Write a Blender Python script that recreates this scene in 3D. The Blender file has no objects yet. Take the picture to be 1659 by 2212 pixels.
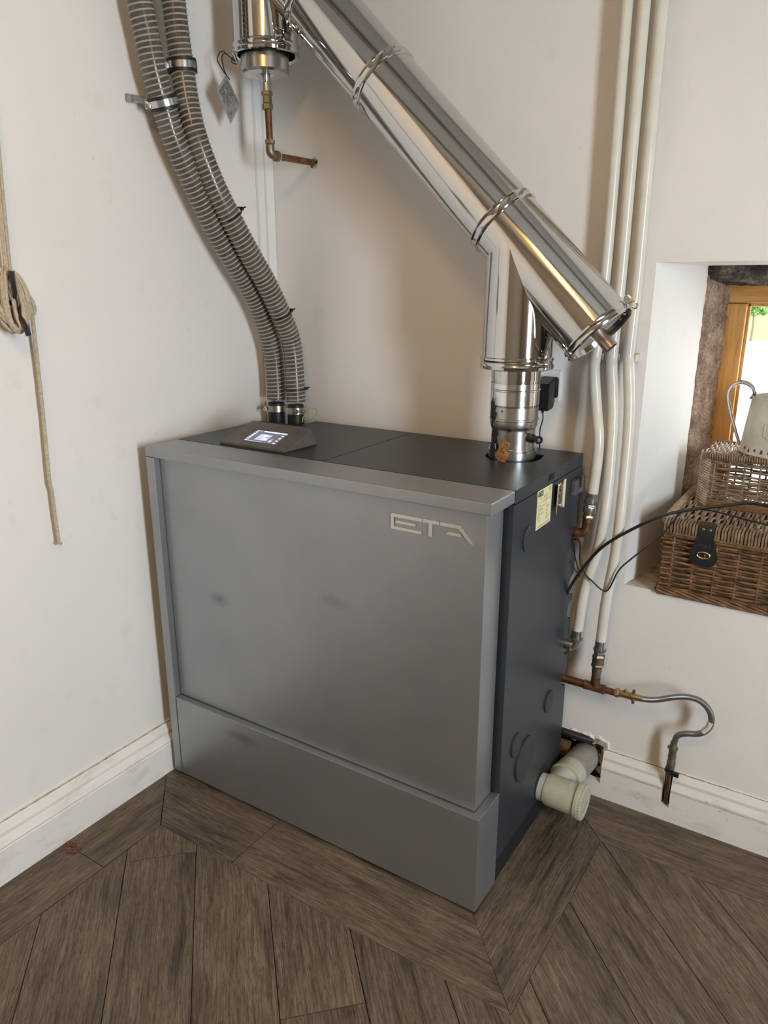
import bpy, bmesh, math, random
from mathutils import Vector, Matrix
random.seed(7)
PI = math.pi
scene = bpy.context.scene
C = scene.collection

# ------------------------------------------------------------------ camera
cam = bpy.data.cameras.new('camera')
cam.sensor_fit = 'VERTICAL'; cam.sensor_height = 36.0; cam.lens = 1619.8 / 2212 * 36.0
cam.clip_start = 0.02; cam.clip_end = 200
camo = bpy.data.objects.new('camera', cam); C.objects.link(camo)
camo.location = (1.71742, -2.01317, 1.50749)
camo.rotation_euler = (1.27474, 0.00043, 0.57167)
scene.camera = camo

# ------------------------------------------------------------------ world, lights, exposure
w = bpy.data.worlds.new('overcast_sky'); scene.world = w; w.use_nodes = True
wb = w.node_tree.nodes['Background']
wb.inputs['Color'].default_value = (0.93, 0.965, 1.0, 1); wb.inputs['Strength'].default_value = 6.5

def area_light(name, loc, rot, sx, sy, power, col):
    l = bpy.data.lights.new(name, 'AREA'); l.shape = 'RECTANGLE'; l.size = sx; l.size_y = sy
    l.energy = power; l.color = col
    o = bpy.data.objects.new(name, l); o.location = loc; o.rotation_euler = rot; C.objects.link(o); return o
# daylight in the opening of the glazed door in the right-hand wall
area_light('daylight_right_window', (3.26, -1.65, 1.40), (0, PI / 2, 0), 1.40, 0.50, 78, (0.81, 0.915, 1.0))
scene.view_settings.view_transform = 'Standard'
scene.view_settings.look = 'None'
scene.view_settings.exposure = 0.0
scene.view_settings.gamma = 1.0
scene.view_settings.use_curve_mapping = False

# ------------------------------------------------------------------ materials
def nt(name):
    m = bpy.data.materials.new(name); m.use_nodes = True
    t = m.node_tree
    return m, t, t.nodes['Principled BSDF']
def node(t, kind, **kw):
    n = t.nodes.new(kind)
    for k, v in kw.items():
        if k in n.inputs: n.inputs[k].default_value = v
        else: setattr(n, k, v)
    return n
def ramp(t, stops):
    r = t.nodes.new('ShaderNodeValToRGB'); e = r.color_ramp.elements
    while len(e) > 1: e.remove(e[-1])
    for i, (p, c) in enumerate(stops):
        x = e[0] if i == 0 else e.new(p)
        x.position = p; x.color = (c[0], c[1], c[2], 1)
    return r
def bump(t, b, src, strength, dist=0.001):
    n = node(t, 'ShaderNodeBump'); n.inputs['Strength'].default_value = strength; n.inputs['Distance'].default_value = dist
    t.links.new(src, n.inputs['Height']); t.links.new(n.outputs[0], b.inputs['Normal'])
def coords(t, scale=(1, 1, 1), kind='Object'):
    tc = t.nodes.new('ShaderNodeTexCoord'); mp = t.nodes.new('ShaderNodeMapping')
    mp.inputs['Scale'].default_value = scale
    t.links.new(tc.outputs[kind], mp.inputs[0]); return mp.outputs[0]
def noise(t, vec, scale, detail=4, rough=.5, dim='3D'):
    n = t.nodes.new('ShaderNodeTexNoise'); n.noise_dimensions = dim
    n.inputs['Scale'].default_value = scale; n.inputs['Detail'].default_value = detail; n.inputs['Roughness'].default_value = rough
    t.links.new(vec, n.inputs['Vector']); return n
M = {}
def simple(name, col, rough=.5, metal=0., var=0., vscale=20, bmp=0., bscale=200, spec=.5, coat=0.):
    m, t, b = nt(name)
    b.inputs['Base Color'].default_value = (*col, 1); b.inputs['Roughness'].default_value = rough; b.inputs['Metallic'].default_value = metal
    b.inputs['Specular IOR Level'].default_value = spec
    if coat: b.inputs['Coat Weight'].default_value = coat
    v = coords(t)
    if var:
        n = noise(t, v, vscale)
        r = ramp(t, [(.3, [c * (1 - var) for c in col]), (.7, [min(1, c * (1 + var)) for c in col])])
        t.links.new(n.outputs[0], r.inputs[0]); t.links.new(r.outputs[0], b.inputs['Base Color'])
    if bmp:
        n2 = noise(t, v, bscale, 3); bump(t, b, n2.outputs[0], bmp)
    M[name] = m; return m

def wall_mat(name, base, dirt):
    m, t, b = nt(name); v = coords(t)
    big = noise(t, v, 1.6, 4); fine = noise(t, v, 9, 6, .65); spots = noise(t, v, 34, 2)
    r1 = ramp(t, [(.32, [c * .955 for c in base]), (.68, base)])
    t.links.new(big.outputs[0], r1.inputs[0])
    r2 = ramp(t, [(.60, (1, 1, 1)), (.78, dirt)]); t.links.new(fine.outputs[0], r2.inputs[0])
    r3 = ramp(t, [(.74, (1, 1, 1)), (.79, (.72, .69, .66))]); t.links.new(spots.outputs[0], r3.inputs[0])
    m1 = node(t, 'ShaderNodeMixRGB', blend_type='MULTIPLY'); m1.inputs[0].default_value = .55
    t.links.new(r1.outputs[0], m1.inputs[1]); t.links.new(r2.outputs[0], m1.inputs[2])
    m2 = node(t, 'ShaderNodeMixRGB', blend_type='MULTIPLY'); m2.inputs[0].default_value = .35
    t.links.new(m1.outputs[0], m2.inputs[1]); t.links.new(r3.outputs[0], m2.inputs[2])
    t.links.new(m2.outputs[0], b.inputs['Base Color'])
    b.inputs['Roughness'].default_value = .55; b.inputs['Specular IOR Level'].default_value = .3
    ad = node(t, 'ShaderNodeMath', operation='MULTIPLY_ADD'); ad.inputs[1].default_value = .25
    bn = noise(t, v, 4.5, 5, .55); t.links.new(fine.outputs[0], ad.inputs[0]); t.links.new(bn.outputs[0], ad.inputs[2])
    bump(t, b, ad.outputs[0], .35, .012)
    M[name] = m
wall_mat('plaster', (.81, .785, .75), (.86, .84, .81))

def board_mat():
    m, t, b = nt('skirting_paint'); v = coords(t, (1, 1, 3))
    n = noise(t, v, 7, 8, .7); n2 = noise(t, coords(t), 60, 3)
    r = ramp(t, [(.28, (.50, .44, .36)), (.36, (.70, .665, .61)), (.48, (.80, .78, .74))]); t.links.new(n.outputs[0], r.inputs[0])
    r2 = ramp(t, [(.70, (1, 1, 1)), (.76, (.45, .38, .32))]); t.links.new(n2.outputs[0], r2.inputs[0])
    mx = node(t, 'ShaderNodeMixRGB', blend_type='MULTIPLY'); mx.inputs[0].default_value = .5
    t.links.new(r.outputs[0], mx.inputs[1]); t.links.new(r2.outputs[0], mx.inputs[2]); t.links.new(mx.outputs[0], b.inputs['Base Color'])
    b.inputs['Roughness'].default_value = .38; bump(t, b, n.outputs[0], .2, .002); M['skirting_paint'] = m
board_mat()

def plank_mat():
    m, t, b = nt('plank_wood')
    oi = t.nodes.new('ShaderNodeObjectInfo'); tc = t.nodes.new('ShaderNodeTexCoord')
    mul = node(t, 'ShaderNodeMath', operation='MULTIPLY'); mul.inputs[1].default_value = 37.0; t.links.new(oi.outputs['Random'], mul.inputs[0])
    def nz(sc, scale, detail, rough, dist=0.):
        mp = t.nodes.new('ShaderNodeMapping'); mp.inputs['Scale'].default_value = sc
        t.links.new(tc.outputs['Object'], mp.inputs[0])
        n = t.nodes.new('ShaderNodeTexNoise'); n.noise_dimensions = '4D'; n.inputs['Scale'].default_value = scale
        n.inputs['Detail'].default_value = detail; n.inputs['Roughness'].default_value = rough; n.inputs['Distortion'].default_value = dist
        t.links.new(mp.outputs[0], n.inputs['Vector']); t.links.new(mul.outputs[0], n.inputs['W']); return n
    grain = nz((1.2, 24, 24), 9, 6, .68, .6); streak = nz((1.0, 9, 9), 3.2, 5, .6, .8); cloud = nz((1, 1.6, 1), 5, 4, .55)
    pore = nz((5, 90, 90), 8, 3, .7)
    r1 = ramp(t, [(.28, (.062, .048, .036)), (.47, (.155, .124, .094)), (.62, (.235, .193, .150)), (.80, (.37, .315, .25))]); t.links.new(grain.outputs[0], r1.inputs[0])
    r2 = ramp(t, [(.30, (.36, .33, .31)), (.46, (.92, .90, .88)), (.60, (1.05, 1.03, 1.0)), (.75, (1.28, 1.25, 1.2))]); t.links.new(streak.outputs[0], r2.inputs[0])
    r3 = ramp(t, [(.3, (.74, .73, .72)), (.7, (1.15, 1.13, 1.1))]); t.links.new(cloud.outputs[0], r3.inputs[0])
    r4 = ramp(t, [(.36, (.34, .32, .30)), (.49, (1.05, 1.05, 1.05))]); t.links.new(pore.outputs[0], r4.inputs[0])
    rr = ramp(t, [(0, (.78, .775, .77)), (1, (.92, .90, .875))]); t.links.new(oi.outputs['Random'], rr.inputs[0])
    cur = r1.outputs[0]
    for x in (r2, r3, r4, rr):
        mm = node(t, 'ShaderNodeMixRGB', blend_type='MULTIPLY'); mm.inputs[0].default_value = 1.
        t.links.new(cur, mm.inputs[1]); t.links.new(x.outputs[0], mm.inputs[2]); cur = mm.outputs[0]
    t.links.new(cur, b.inputs['Base Color'])
    b.inputs['Roughness'].default_value = .52; b.inputs['Specular IOR Level'].default_value = .35
    bump(t, b, grain.outputs[0], .35, .0012); M['plank_wood'] = m
plank_mat()

def steel(name, col, rough, var=.25, vscale=6, aniso=0., scr=(1, 1, 1)):
    m, t, b = nt(name); v = coords(t, scr)
    b.inputs['Base Color'].default_value = (*col, 1); b.inputs['Metallic'].default_value = 1.
    n = noise(t, v, vscale, 5, .6)
    r = node(t, 'ShaderNodeMapRange'); r.inputs['To Min'].default_value = rough * (1 - var); r.inputs['To Max'].default_value = rough * (1 + var)
    t.links.new(n.outputs[0], r.inputs[0]); t.links.new(r.outputs[0], b.inputs['Roughness'])
    bump(t, b, n.outputs[0], .05, .002)
    if aniso: b.inputs['Anisotropic'].default_value = aniso
    M[name] = m
steel('flue_steel', (.63, .62, .605), .085, .5, 7)
steel('dull_steel', (.58, .56, .53), .27, .3, 12)
steel('foil_tape', (.84, .84, .84), .16, .5, 30)
steel('zinc', (.66, .67, .68), .24)
steel('zinc_dull', (.56, .56, .55), .55)
steel('nickel', (.62, .58, .50), .3)
steel('brass', (.42, .33, .19), .38, .4, 40)
steel('old_brass', (.30, .25, .17), .5, .4, 60)
steel('stub_steel', (.50, .40, .35), .3)
steel('chrome_badge', (.66, .65, .60), .2)
def copper_mat():
    m, t, b = nt('copper'); v = coords(t)
    n = noise(t, v, 38, 5, .6)
    r = ramp(t, [(.35, (.10, .048, .030)), (.55, (.22, .105, .062)), (.75, (.34, .18, .11))]); t.links.new(n.outputs[0], r.inputs[0])
    t.links.new(r.outputs[0], b.inputs['Base Color']); b.inputs['Metallic'].default_value = .75; b.inputs['Roughness'].default_value = .46; M['copper'] = m
copper_mat()
def silver_mat():
    m, t, b = nt('silver_powder_coat'); v = coords(t)
    n = noise(t, v, 900, 2); s = noise(t, coords(t, (1, 1, .8)), 3.5, 4, .6)
    r = ramp(t, [(.25, (.325, .340, .358)), (.62, (.372, .386, .400))]); t.links.new(s.outputs[0], r.inputs[0])
    cur = r.outputs[0]; blot = noise(t, v, 38, 5, .65)
    for (cx, cz, sx, sz, k) in SCUFFS:                 # hand smudges with a shape of their own
        mp = t.nodes.new('ShaderNodeMapping'); mp.vector_type = 'POINT'; mp.inputs['Location'].default_value = (-cx / sx, 0, -cz / sz); mp.inputs['Scale'].default_value = (1 / sx, 0.001, 1 / sz)
        t.links.new(v, mp.inputs[0]); ln = node(t, 'ShaderNodeVectorMath', operation='LENGTH'); t.links.new(mp.outputs[0], ln.inputs[0])
        mr = node(t, 'ShaderNodeMapRange'); mr.inputs['From Min'].default_value = 1.; mr.inputs['From Max'].default_value = 0.; t.links.new(ln.outputs['Value'], mr.inputs[0])
        ml = node(t, 'ShaderNodeMath', operation='MULTIPLY'); t.links.new(mr.outputs[0], ml.inputs[0]); t.links.new(blot.outputs[0], ml.inputs[1])
        m2 = node(t, 'ShaderNodeMath', operation='MULTIPLY'); m2.inputs[1].default_value = k; t.links.new(ml.outputs[0], m2.inputs[0])
        mx = node(t, 'ShaderNodeMixRGB', blend_type='MIX'); mx.inputs[2].default_value = (.12, .12, .12, 1); t.links.new(m2.outputs[0], mx.inputs[0]); t.links.new(cur, mx.inputs[1]); cur = mx.outputs[0]
    t.links.new(cur, b.inputs['Base Color']); b.inputs['Metallic'].default_value = .80; b.inputs['Roughness'].default_value = .40
    bump(t, b, n.outputs[0], .06, .0006); M['silver_powder_coat'] = m
SCUFFS = [(.265, .650, .050, .026, 1.0), (.667, .739, .06, .022, .7), (.335, .237, .085, .022, 1.1)]
silver_mat()
simple('anthracite', (.026, .032, .040), .38, .0, .10, 5, .08, 700, .42)
simple('anthracite_plastic', (.105, .096, .085), .46, .0, .15, 30, .05, 500)
simple('plug_plastic', (.027, .028, .030), .5, 0, .1, 30)
simple('cavity_black', (.006, .006, .007), .8)
simple('black_rubber', (.012, .012, .013), .45)
simple('black_plastic', (.012, .012, .014), .34, 0, .2, 30)
simple('cable_black', (.010, .010, .011), .38)
simple('cream_coating', (.66, .63, .555), .26, 0, .06, 18, .04, 60)
simple('cream_clip', (.62, .58, .49), .4, 0, .1, 60)
simple('teal_ring', (.07, .09, .095), .4, 0, .3, 60)
simple('waste_plastic', (.46, .455, .35), .36, 0, .10, 14)
simple('waste_white', (.50, .51, .47), .3, 0, .08, 20)
simple('waste_grey', (.27, .26, .235), .45, 0, .25, 22)
simple('trunking', (.80, .80, .78), .32, 0, .03, 4)
simple('socket_white', (.74, .75, .76), .3, 0, .05, 40)
simple('clear_plastic', (.62, .64, .64), .12)
M['clear_plastic'].node_tree.nodes['Principled BSDF'].inputs['Transmission Weight'].default_value = .85
simple('paper_tag', (.30, .30, .29), .7, 0, .06, 40)
simple('ink', (.035, .035, .04), .7)
simple('label_yellow', (.72, .67, .40), .45, 0, .06, 60)
simple('label_ink', (.16, .14, .08), .6)
simple('label_black', (.02, .02, .02), .5)
simple('rope_cotton', (.50, .415, .30), .85, 0, .22, 130, .6, 420)
simple('cleat_iron', (.020, .017, .015), .35)
simple('wicker_brown', (.155, .080, .038), .42, 0, .55, 45, .2, 300)
simple('wicker_pale_lit', (.34, .255, .175), .5, 0, .40, 60, .2, 300)  # pale binding strands; on the lids the paleness paints window light
simple('wicker_grey', (.215, .145, .090), .5, 0, .45, 55, .2, 300)
simple('leather', (.014, .014, .017), .42, 0, .2, 120, .3, 500)
simple('emboss', (.045, .045, .05), .3)
simple('galvanised', (.56, .53, .45), .5, .2, .22, 14, .1, 90)
simple('oxide_dark', (.05, .048, .045), .7)
simple('soot', (.016, .012, .010), .45, 0, .3, 200, .5, 200)
simple('rust_cement', (.27, .125, .035), .85, 0, .6, 130, .9, 260)
simple('plaster_broken', (.36, .31, .25), .85, 0, .45, 50, .9, 130)
simple('caulk_dirt', (.33, .26, .18), .85, 0, .5, 60, .5, 200)
simple('hole_brown', (.030, .025, .021), .9, 0, .6, 60, .8, 120)  # very dark brown for the inside of wall openings
simple('rotten_wood', (.16, .085, .035), .8, 0, .6, 60, .6, 100)
simple('leaf_red', (.16, .05, .028), .7, 0, .4, 200)
simple('floor_screed', (.012, .010, .008), .9)
simple('earth_green', (.30, .42, .06), .4)
simple('white_flake', (.7, .7, .66), .7)
simple('outside_paving', (.62, .61, .58), .8, 0, .1, 3)
simple('outside_grass', (.22, .36, .09), .9, 0, .35, 4)
simple('outside_leaf', (.13, .25, .06), .8, 0, .4, 9)
simple('outside_bark', (.16, .12, .09), .9)
simple('outside_wall', (.55, .57, .60), .8, 0, .15, 5)
simple('ceiling_dim', (.42, .40, .36), .7, 0, .03, 2)  # darkened to stand in for an unlit ceiling and cut fill light
simple('room_dim', (.26, .23, .19), .7, 0, .1, 2)  # unseen walls, colour darkened to reduce bounced light
simple('added_beam_oak', (.26, .23, .20), .6, 0, .4, 8)
simple('tail_cream', (.70, .66, .54), .5)

def hose_mat():
    m, t, b = nt('hose_wall'); v = coords(t); n = noise(t, v, 26, 4)
    r = ramp(t, [(.3, (.062, .050, .038)), (.7, (.125, .107, .085))]); t.links.new(n.outputs[0], r.inputs[0]); t.links.new(r.outputs[0], b.inputs['Base Color'])
    b.inputs['Roughness'].default_value = .22; b.inputs['Specular IOR Level'].default_value = .5; M['hose_wall'] = m
hose_mat()
simple('hose_rib', (.36, .335, .30), .28, 0, .1, 40)

def oak_mat():
    m, t, b = nt('window_oak'); v = coords(t, (9, 9, .8)); n = noise(t, v, 8, 5, .6); n.inputs['Distortion'].default_value = .7
    r = ramp(t, [(.32, (.44, .20, .052)), (.55, (.62, .32, .095)), (.75, (.70, .40, .15))]); t.links.new(n.outputs[0], r.inputs[0]); t.links.new(r.outputs[0], b.inputs['Base Color'])
    b.inputs['Roughness'].default_value = .35; M['window_oak'] = m
    m2, t2, b2 = nt('window_oak_rail'); v = coords(t2, (.8, 9, 9)); n = noise(t2, v, 8, 5, .6)
    r = ramp(t2, [(.32, (.44, .20, .052)), (.55, (.62, .32, .095)), (.75, (.70, .40, .15))]); t2.links.new(n.outputs[0], r.inputs[0]); t2.links.new(r.outputs[0], b2.inputs['Base Color'])
    b2.inputs['Roughness'].default_value = .35; M['window_oak_rail'] = m2
oak_mat()
def stone_mat(name, stops):
    m, t, b = nt(name); v = coords(t); n = noise(t, v, 16, 8, .7); f = noise(t, v, 130, 4, .7)
    r = ramp(t, stops); t.links.new(n.outputs[0], r.inputs[0])
    r2 = ramp(t, [(.35, (.55, .52, .5)), (.65, (1.3, 1.25, 1.2))]); t.links.new(f.outputs[0], r2.inputs[0])
    mm = node(t, 'ShaderNodeMixRGB', blend_type='MULTIPLY'); mm.inputs[0].default_value = 1.
    t.links.new(r.outputs[0], mm.inputs[1]); t.links.new(r2.outputs[0], mm.inputs[2]); t.links.new(mm.outputs[0], b.inputs['Base Color'])
    b.inputs['Roughness'].default_value = .95; bump(t, b, f.outputs[0], .8, .004); M[name] = m
stone_mat('jamb_stone', [(.32, (.12, .085, .06)), (.5, (.28, .20, .145)), (.7, (.46, .36, .27))])
stone_mat('lintel_stone', [(.38, (.020, .017, .015)), (.52, (.07, .06, .05)), (.68, (.30, .26, .22))])
def sill_mat():
    m, t, b = nt('sill_plaster'); v = coords(t); n = noise(t, v, 9, 6, .65)
    r = ramp(t, [(.36, (.20, .13, .08)), (.5, (.48, .40, .32)), (.66, (.70, .66, .60))]); t.links.new(n.outputs[0], r.inputs[0]); t.links.new(r.outputs[0], b.inputs['Base Color'])
    b.inputs['Roughness'].default_value = .8; bump(t, b, n.outputs[0], .5, .01); M['sill_plaster'] = m
sill_mat()
def braid_mat():
    m, t, b = nt('steel_braid'); v = coords(t)
    wv = t.nodes.new('ShaderNodeTexWave'); wv.inputs['Scale'].default_value = 240; wv.inputs['Distortion'].default_value = 2
    t.links.new(v, wv.inputs[0]); r = ramp(t, [(.2, (.10, .10, .10)), (.8, (.46, .45, .44))]); t.links.new(wv.outputs[0], r.inputs[0]); t.links.new(r.outputs[0], b.inputs['Base Color'])
    b.inputs['Metallic'].default_value = .9; b.inputs['Roughness'].default_value = .35; bump(t, b, wv.outputs[0], .5, .001); M['steel_braid'] = m
braid_mat()
def glass_mat():
    m = bpy.data.materials.new('window_glass'); m.use_nodes = True; t = m.node_tree
    t.nodes.remove(t.nodes['Principled BSDF']); out = t.nodes['Material Output']
    a = t.nodes.new('ShaderNodeBsdfTransparent'); g = t.nodes.new('ShaderNodeBsdfGlossy'); g.inputs['Roughness'].default_value = .02
    a.inputs[0].default_value = (.96, .965, .96, 1)
    mx = t.nodes.new('ShaderNodeMixShader'); mx.inputs[0].default_value = .06
    t.links.new(a.outputs[0], mx.inputs[1]); t.links.new(g.outputs[0], mx.inputs[2]); t.links.new(mx.outputs[0], out.inputs[0]); M['window_glass'] = m
glass_mat()
def emit(name, col, s):
    m, t, b = nt(name); b.inputs['Base Color'].default_value = (*[c * .3 for c in col], 1); b.inputs['Roughness'].default_value = .3
    b.inputs['Emission Color'].default_value = (*col, 1); b.inputs['Emission Strength'].default_value = s; M[name] = m
emit('screen_slate', (.12, .13, .17), 1.0); emit('screen_white', (.85, .88, 1.), 1.1); emit('screen_lilac', (.55, .57, .80), 1.0)
emit('screen_red', (.85, .18, .20), .8); emit('screen_blue', (.45, .75, .95), .9)
emit('warm_tube', (1.0, .58, .18), 82.0)

# ------------------------------------------------------------------ mesh helpers
def finish(bm, name, mats, smooth=35):
    bmesh.ops.remove_doubles(bm, verts=bm.verts, dist=1e-6)
    bmesh.ops.recalc_face_normals(bm, faces=bm.faces)
    me = bpy.data.meshes.new(name); bm.to_mesh(me); bm.free()
    for mm in (mats if isinstance(mats, (list, tuple)) else [mats]): me.materials.append(M[mm])
    if smooth:
        for p in me.polygons: p.use_smooth = True
        me.set_sharp_from_angle(angle=math.radians(smooth))
    return me
def put(name, bm, mats, parent=None, smooth=35):
    o = bpy.data.objects.new(name, finish(bm, name, mats, smooth)); C.objects.link(o)
    if smooth and len(o.data.polygons) < 3000:
        wn = o.modifiers.new('weighted_normals', 'WEIGHTED_NORMAL'); wn.keep_sharp = True
    if parent is not None: attach(o, parent)
    return o
def attach(o, p):
    o.parent = p
    if p.type == 'EMPTY': o.matrix_parent_inverse = Matrix.Translation(-Vector(p.location))
def thing(name, label, cat, loc, group=None):
    o = bpy.data.objects.new(name, None); C.objects.link(o); o.location = loc; o.empty_display_size = .05
    o['label'] = label; o['category'] = cat
    if group: o['group'] = group
    return o
def tag(o, label, cat, group=None):
    o['label'] = label; o['category'] = cat
    if group: o['group'] = group
    return o
def struct(name, bm, mats, parent=None, smooth=35):
    o = put(name, bm, mats, parent, smooth)
    if parent is None: o['kind'] = 'structure'
    return o
def BM(): return bmesh.new()

def box(bm, x0, x1, y0, y1, z0, z1, bev=0., seg=2, mi=0):
    vs = [bm.verts.new((x, y, z)) for x in (x0, x1) for y in (y0, y1) for z in (z0, z1)]
    fs = [bm.faces.new([vs[i] for i in f]) for f in ((0, 1, 3, 2), (4, 6, 7, 5), (0, 4, 5, 1), (2, 3, 7, 6), (0, 2, 6, 4), (1, 5, 7, 3))]
    for f in fs: f.material_index = mi
    if bev:
        es = list({e for f in fs for e in f.edges})
        bmesh.ops.bevel(bm, geom=es, offset=bev, segments=seg, affect='EDGES', profile=.5)
    return bm
def quad(bm, *pts, mi=0):
    f = bm.faces.new([bm.verts.new(p) for p in pts]); f.material_index = mi; return f
def prism(bm, poly, axis, a, b, mi=0):
    """poly: 2D points in the plane normal to axis ('x': (y,z), 'y': (x,z), 'z': (x,y))"""
    def p3(p, t): return {'x': (t, p[0], p[1]), 'y': (p[0], t, p[1]), 'z': (p[0], p[1], t)}[axis]
    A = [bm.verts.new(p3(p, a)) for p in poly]; B = [bm.verts.new(p3(p, b)) for p in poly]
    n = len(poly); fs = [bm.faces.new(A), bm.faces.new(B[::-1])]
    for i in range(n): fs.append(bm.faces.new((A[i], B[i], B[(i + 1) % n], A[(i + 1) % n])))
    for f in fs: f.material_index = mi
    return fs
def frame_from(d):
    d = Vector(d).normalized(); h = Vector((0, 0, 1)) if abs(d.z) < .9 else Vector((1, 0, 0))
    u = d.cross(h).normalized(); return d, u, d.cross(u).normalized()
def lathe(bm, org, d, prof, seg=32, mi=0, cap=True, scale=None):
    d, u, v = frame_from(d); org = Vector(org); rings = []
    for s, r in prof:
        rings.append([bm.verts.new(org + d * s + (u * math.cos(2 * PI * k / seg) + v * math.sin(2 * PI * k / seg)) * r) for k in range(seg)])
    for a, b in zip(rings, rings[1:]):
        for k in range(seg): bm.faces.new((a[k], a[(k + 1) % seg], b[(k + 1) % seg], b[k])).material_index = mi
    if cap:
        bm.faces.new(rings[0][::-1]).material_index = mi; bm.faces.new(rings[-1]).material_index = mi
    return bm
def catmull(pts, n):
    P = [Vector(p) for p in pts]; out = []
    if len(P) == 2: return [P[0].lerp(P[1], i / n) for i in range(n + 1)]
    for i in range(len(P) - 1):
        p0 = P[i - 1] if i else P[i] * 2 - P[i + 1]; p1, p2 = P[i], P[i + 1]; p3 = P[i + 2] if i + 2 < len(P) else P[i + 1] * 2 - P[i]
        for k in range(n):
            t = k / n
            out.append(.5 * (2 * p1 + (p2 - p0) * t + (2 * p0 - 5 * p1 + 4 * p2 - p3) * t * t + (3 * p1 - p0 - 3 * p2 + p3) * t ** 3))
    out.append(P[-1]); return out
def frames(path):
    T = []
    for i in range(len(path)):
        a = path[max(0, i - 1)]; b = path[min(len(path) - 1, i + 1)]; T.append((b - a).normalized())
    _, u, _ = frame_from(T[0]); F = []
    for t in T:
        u = (u - t * u.dot(t)).normalized(); F.append((t, u, t.cross(u)))
    return F
def tube(bm, pts, r, seg=10, n=6, mi=0, smoothpath=True, closed=False, flat=None):
    path = catmull(pts, n) if smoothpath else [Vector(p) for p in pts]
    F = frames(path); rings = []
    for i, (p, (t, u, v)) in enumerate(zip(path, F)):
        rr = r(i / (len(path) - 1)) if callable(r) else r
        fl = flat if flat else 1.
        rings.append([bm.verts.new(p + u * math.cos(2 * PI * k / seg) * rr + v * math.sin(2 * PI * k / seg) * rr * fl) for k in range(seg)])
    prs = list(zip(rings, rings[1:])) + ([(rings[-1], rings[0])] if closed else [])
    for a, b in prs:
        for k in range(seg): bm.faces.new((a[k], a[(k + 1) % seg], b[(k + 1) % seg], b[k])).material_index = mi
    if not closed:
        bm.faces.new(rings[0][::-1]).material_index = mi; bm.faces.new(rings[-1]).material_index = mi
    return bm
def resample(path, step):
    out = [path[0].copy()]; acc = 0.
    for a, b in zip(path, path[1:]):
        L = (b - a).length; s = step - acc
        while s <= L: out.append(a.lerp(b, s / L)); s += step
        acc = (acc + L) % step if L else acc
    return out
def disc_ring(n, cy, cz, r): return [(cy + r * math.cos(2 * PI * k / n), cz + r * math.sin(2 * PI * k / n)) for k in range(n)]
def text_mesh(s, size, extr=0.0):
    cu = bpy.data.curves.new('lettering', 'FONT'); cu.body = s; cu.size = size; cu.extrude = extr; cu.align_x = 'CENTER'; cu.align_y = 'CENTER'
    o = bpy.data.objects.new('lettering', cu); C.objects.link(o)
    bpy.context.view_layer.update()
    me = bpy.data.meshes.new_from_object(o.evaluated_get(bpy.context.evaluated_depsgraph_get()))
    bpy.data.objects.remove(o); bpy.data.curves.remove(cu); return me

# ================================================================== THE SETTING
XL, XR, YF, ZC = -.020, 3.25, -3.65, 2.95         # room: left wall, right wall, wall behind the camera, ceiling
# floor slab and planks -----------------------------------------------------
bm = BM(); box(bm, XL - .2, XR + .2, YF - .2, .46, -.10, -.0035)
floor = struct('floor', bm, 'floor_screed')
def clip(poly, a, b, c):                            # keep a*x+b*y <= c
    out = []
    for i in range(len(poly)):
        p, q = poly[i], poly[(i + 1) % len(poly)]
        dp, dq = a * p[0] + b * p[1] - c, a * q[0] + b * q[1] - c
        if dp <= 0: out.append(p)
        if dp * dq < 0:
            t = dp / (dp - dq); out.append((p[0] + (q[0] - p[0]) * t, p[1] + (q[1] - p[1]) * t))
    return out
def rect_clip(poly, x0, x1, y0, y1):
    for a, b, c in ((-1, 0, -x0), (1, 0, x1), (0, -1, -y0), (0, 1, y1)):
        if len(poly) >= 3: poly = clip(poly, a, b, c)
    return poly
def plank(polys, ang, origin):
    """polys in world xy -> plank object whose local x runs along the grain"""
    polys = [p for p in polys if len(p) >= 3]
    if not polys: return
    ca, sa = math.cos(-ang), math.sin(-ang); bm = BM()
    for p in polys:
        loc = [((x - origin[0]) * ca - (y - origin[1]) * sa, (x - origin[0]) * sa + (y - origin[1]) * ca) for x, y in p]
        prism(bm, loc, 'z', 0., -.0035)
    o = bpy.data.objects.new('plank', finish(bm, 'plank', 'plank_wood', 0)); C.objects.link(o)
    o.location = (origin[0], origin[1], 0); o.rotation_euler = (0, 0, ang); o.parent = floor
BX0, BX1, BY0, BY1 = .185, 1.281, -.833, -.207        # border inner lines
G = .0011
R2 = math.sqrt(2)
ends = {0: .8515, 2: 1.40, 1: .60, 3: .56, 4: .62, 5: .57, 6: .60, 7: .66, 8: .63, 9: .7, -1: .70, -2: .84}
for k in range(-24, 26):
    v0 = -.542 + .1865 * k; v1 = v0 + .1865
    u0 = ends.get(k, 1.22 * random.random()) - 1.22 * 6
    for j in range(14):
        a, b = u0 + 1.22 * j, u0 + 1.22 * (j + 1)
        # u=(x-y)/r2, v=(x+y)/r2
        R = [((u + v) / R2, (v - u) / R2) for u, v in ((a + G, v0 + G), (b - G, v0 + G), (b - G, v1 - G), (a + G, v1 - G))]
        A = rect_clip(R, BX0 + G, XR, YF, BY0 - G)
        B = rect_clip(R, BX1 + G, XR, BY0 - G, BY1 - G)
        if len(A) >= 3 or len(B) >= 3:
            plank([A, B], -PI / 4, ((a + v0) / R2, (v0 - a) / R2))
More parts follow.
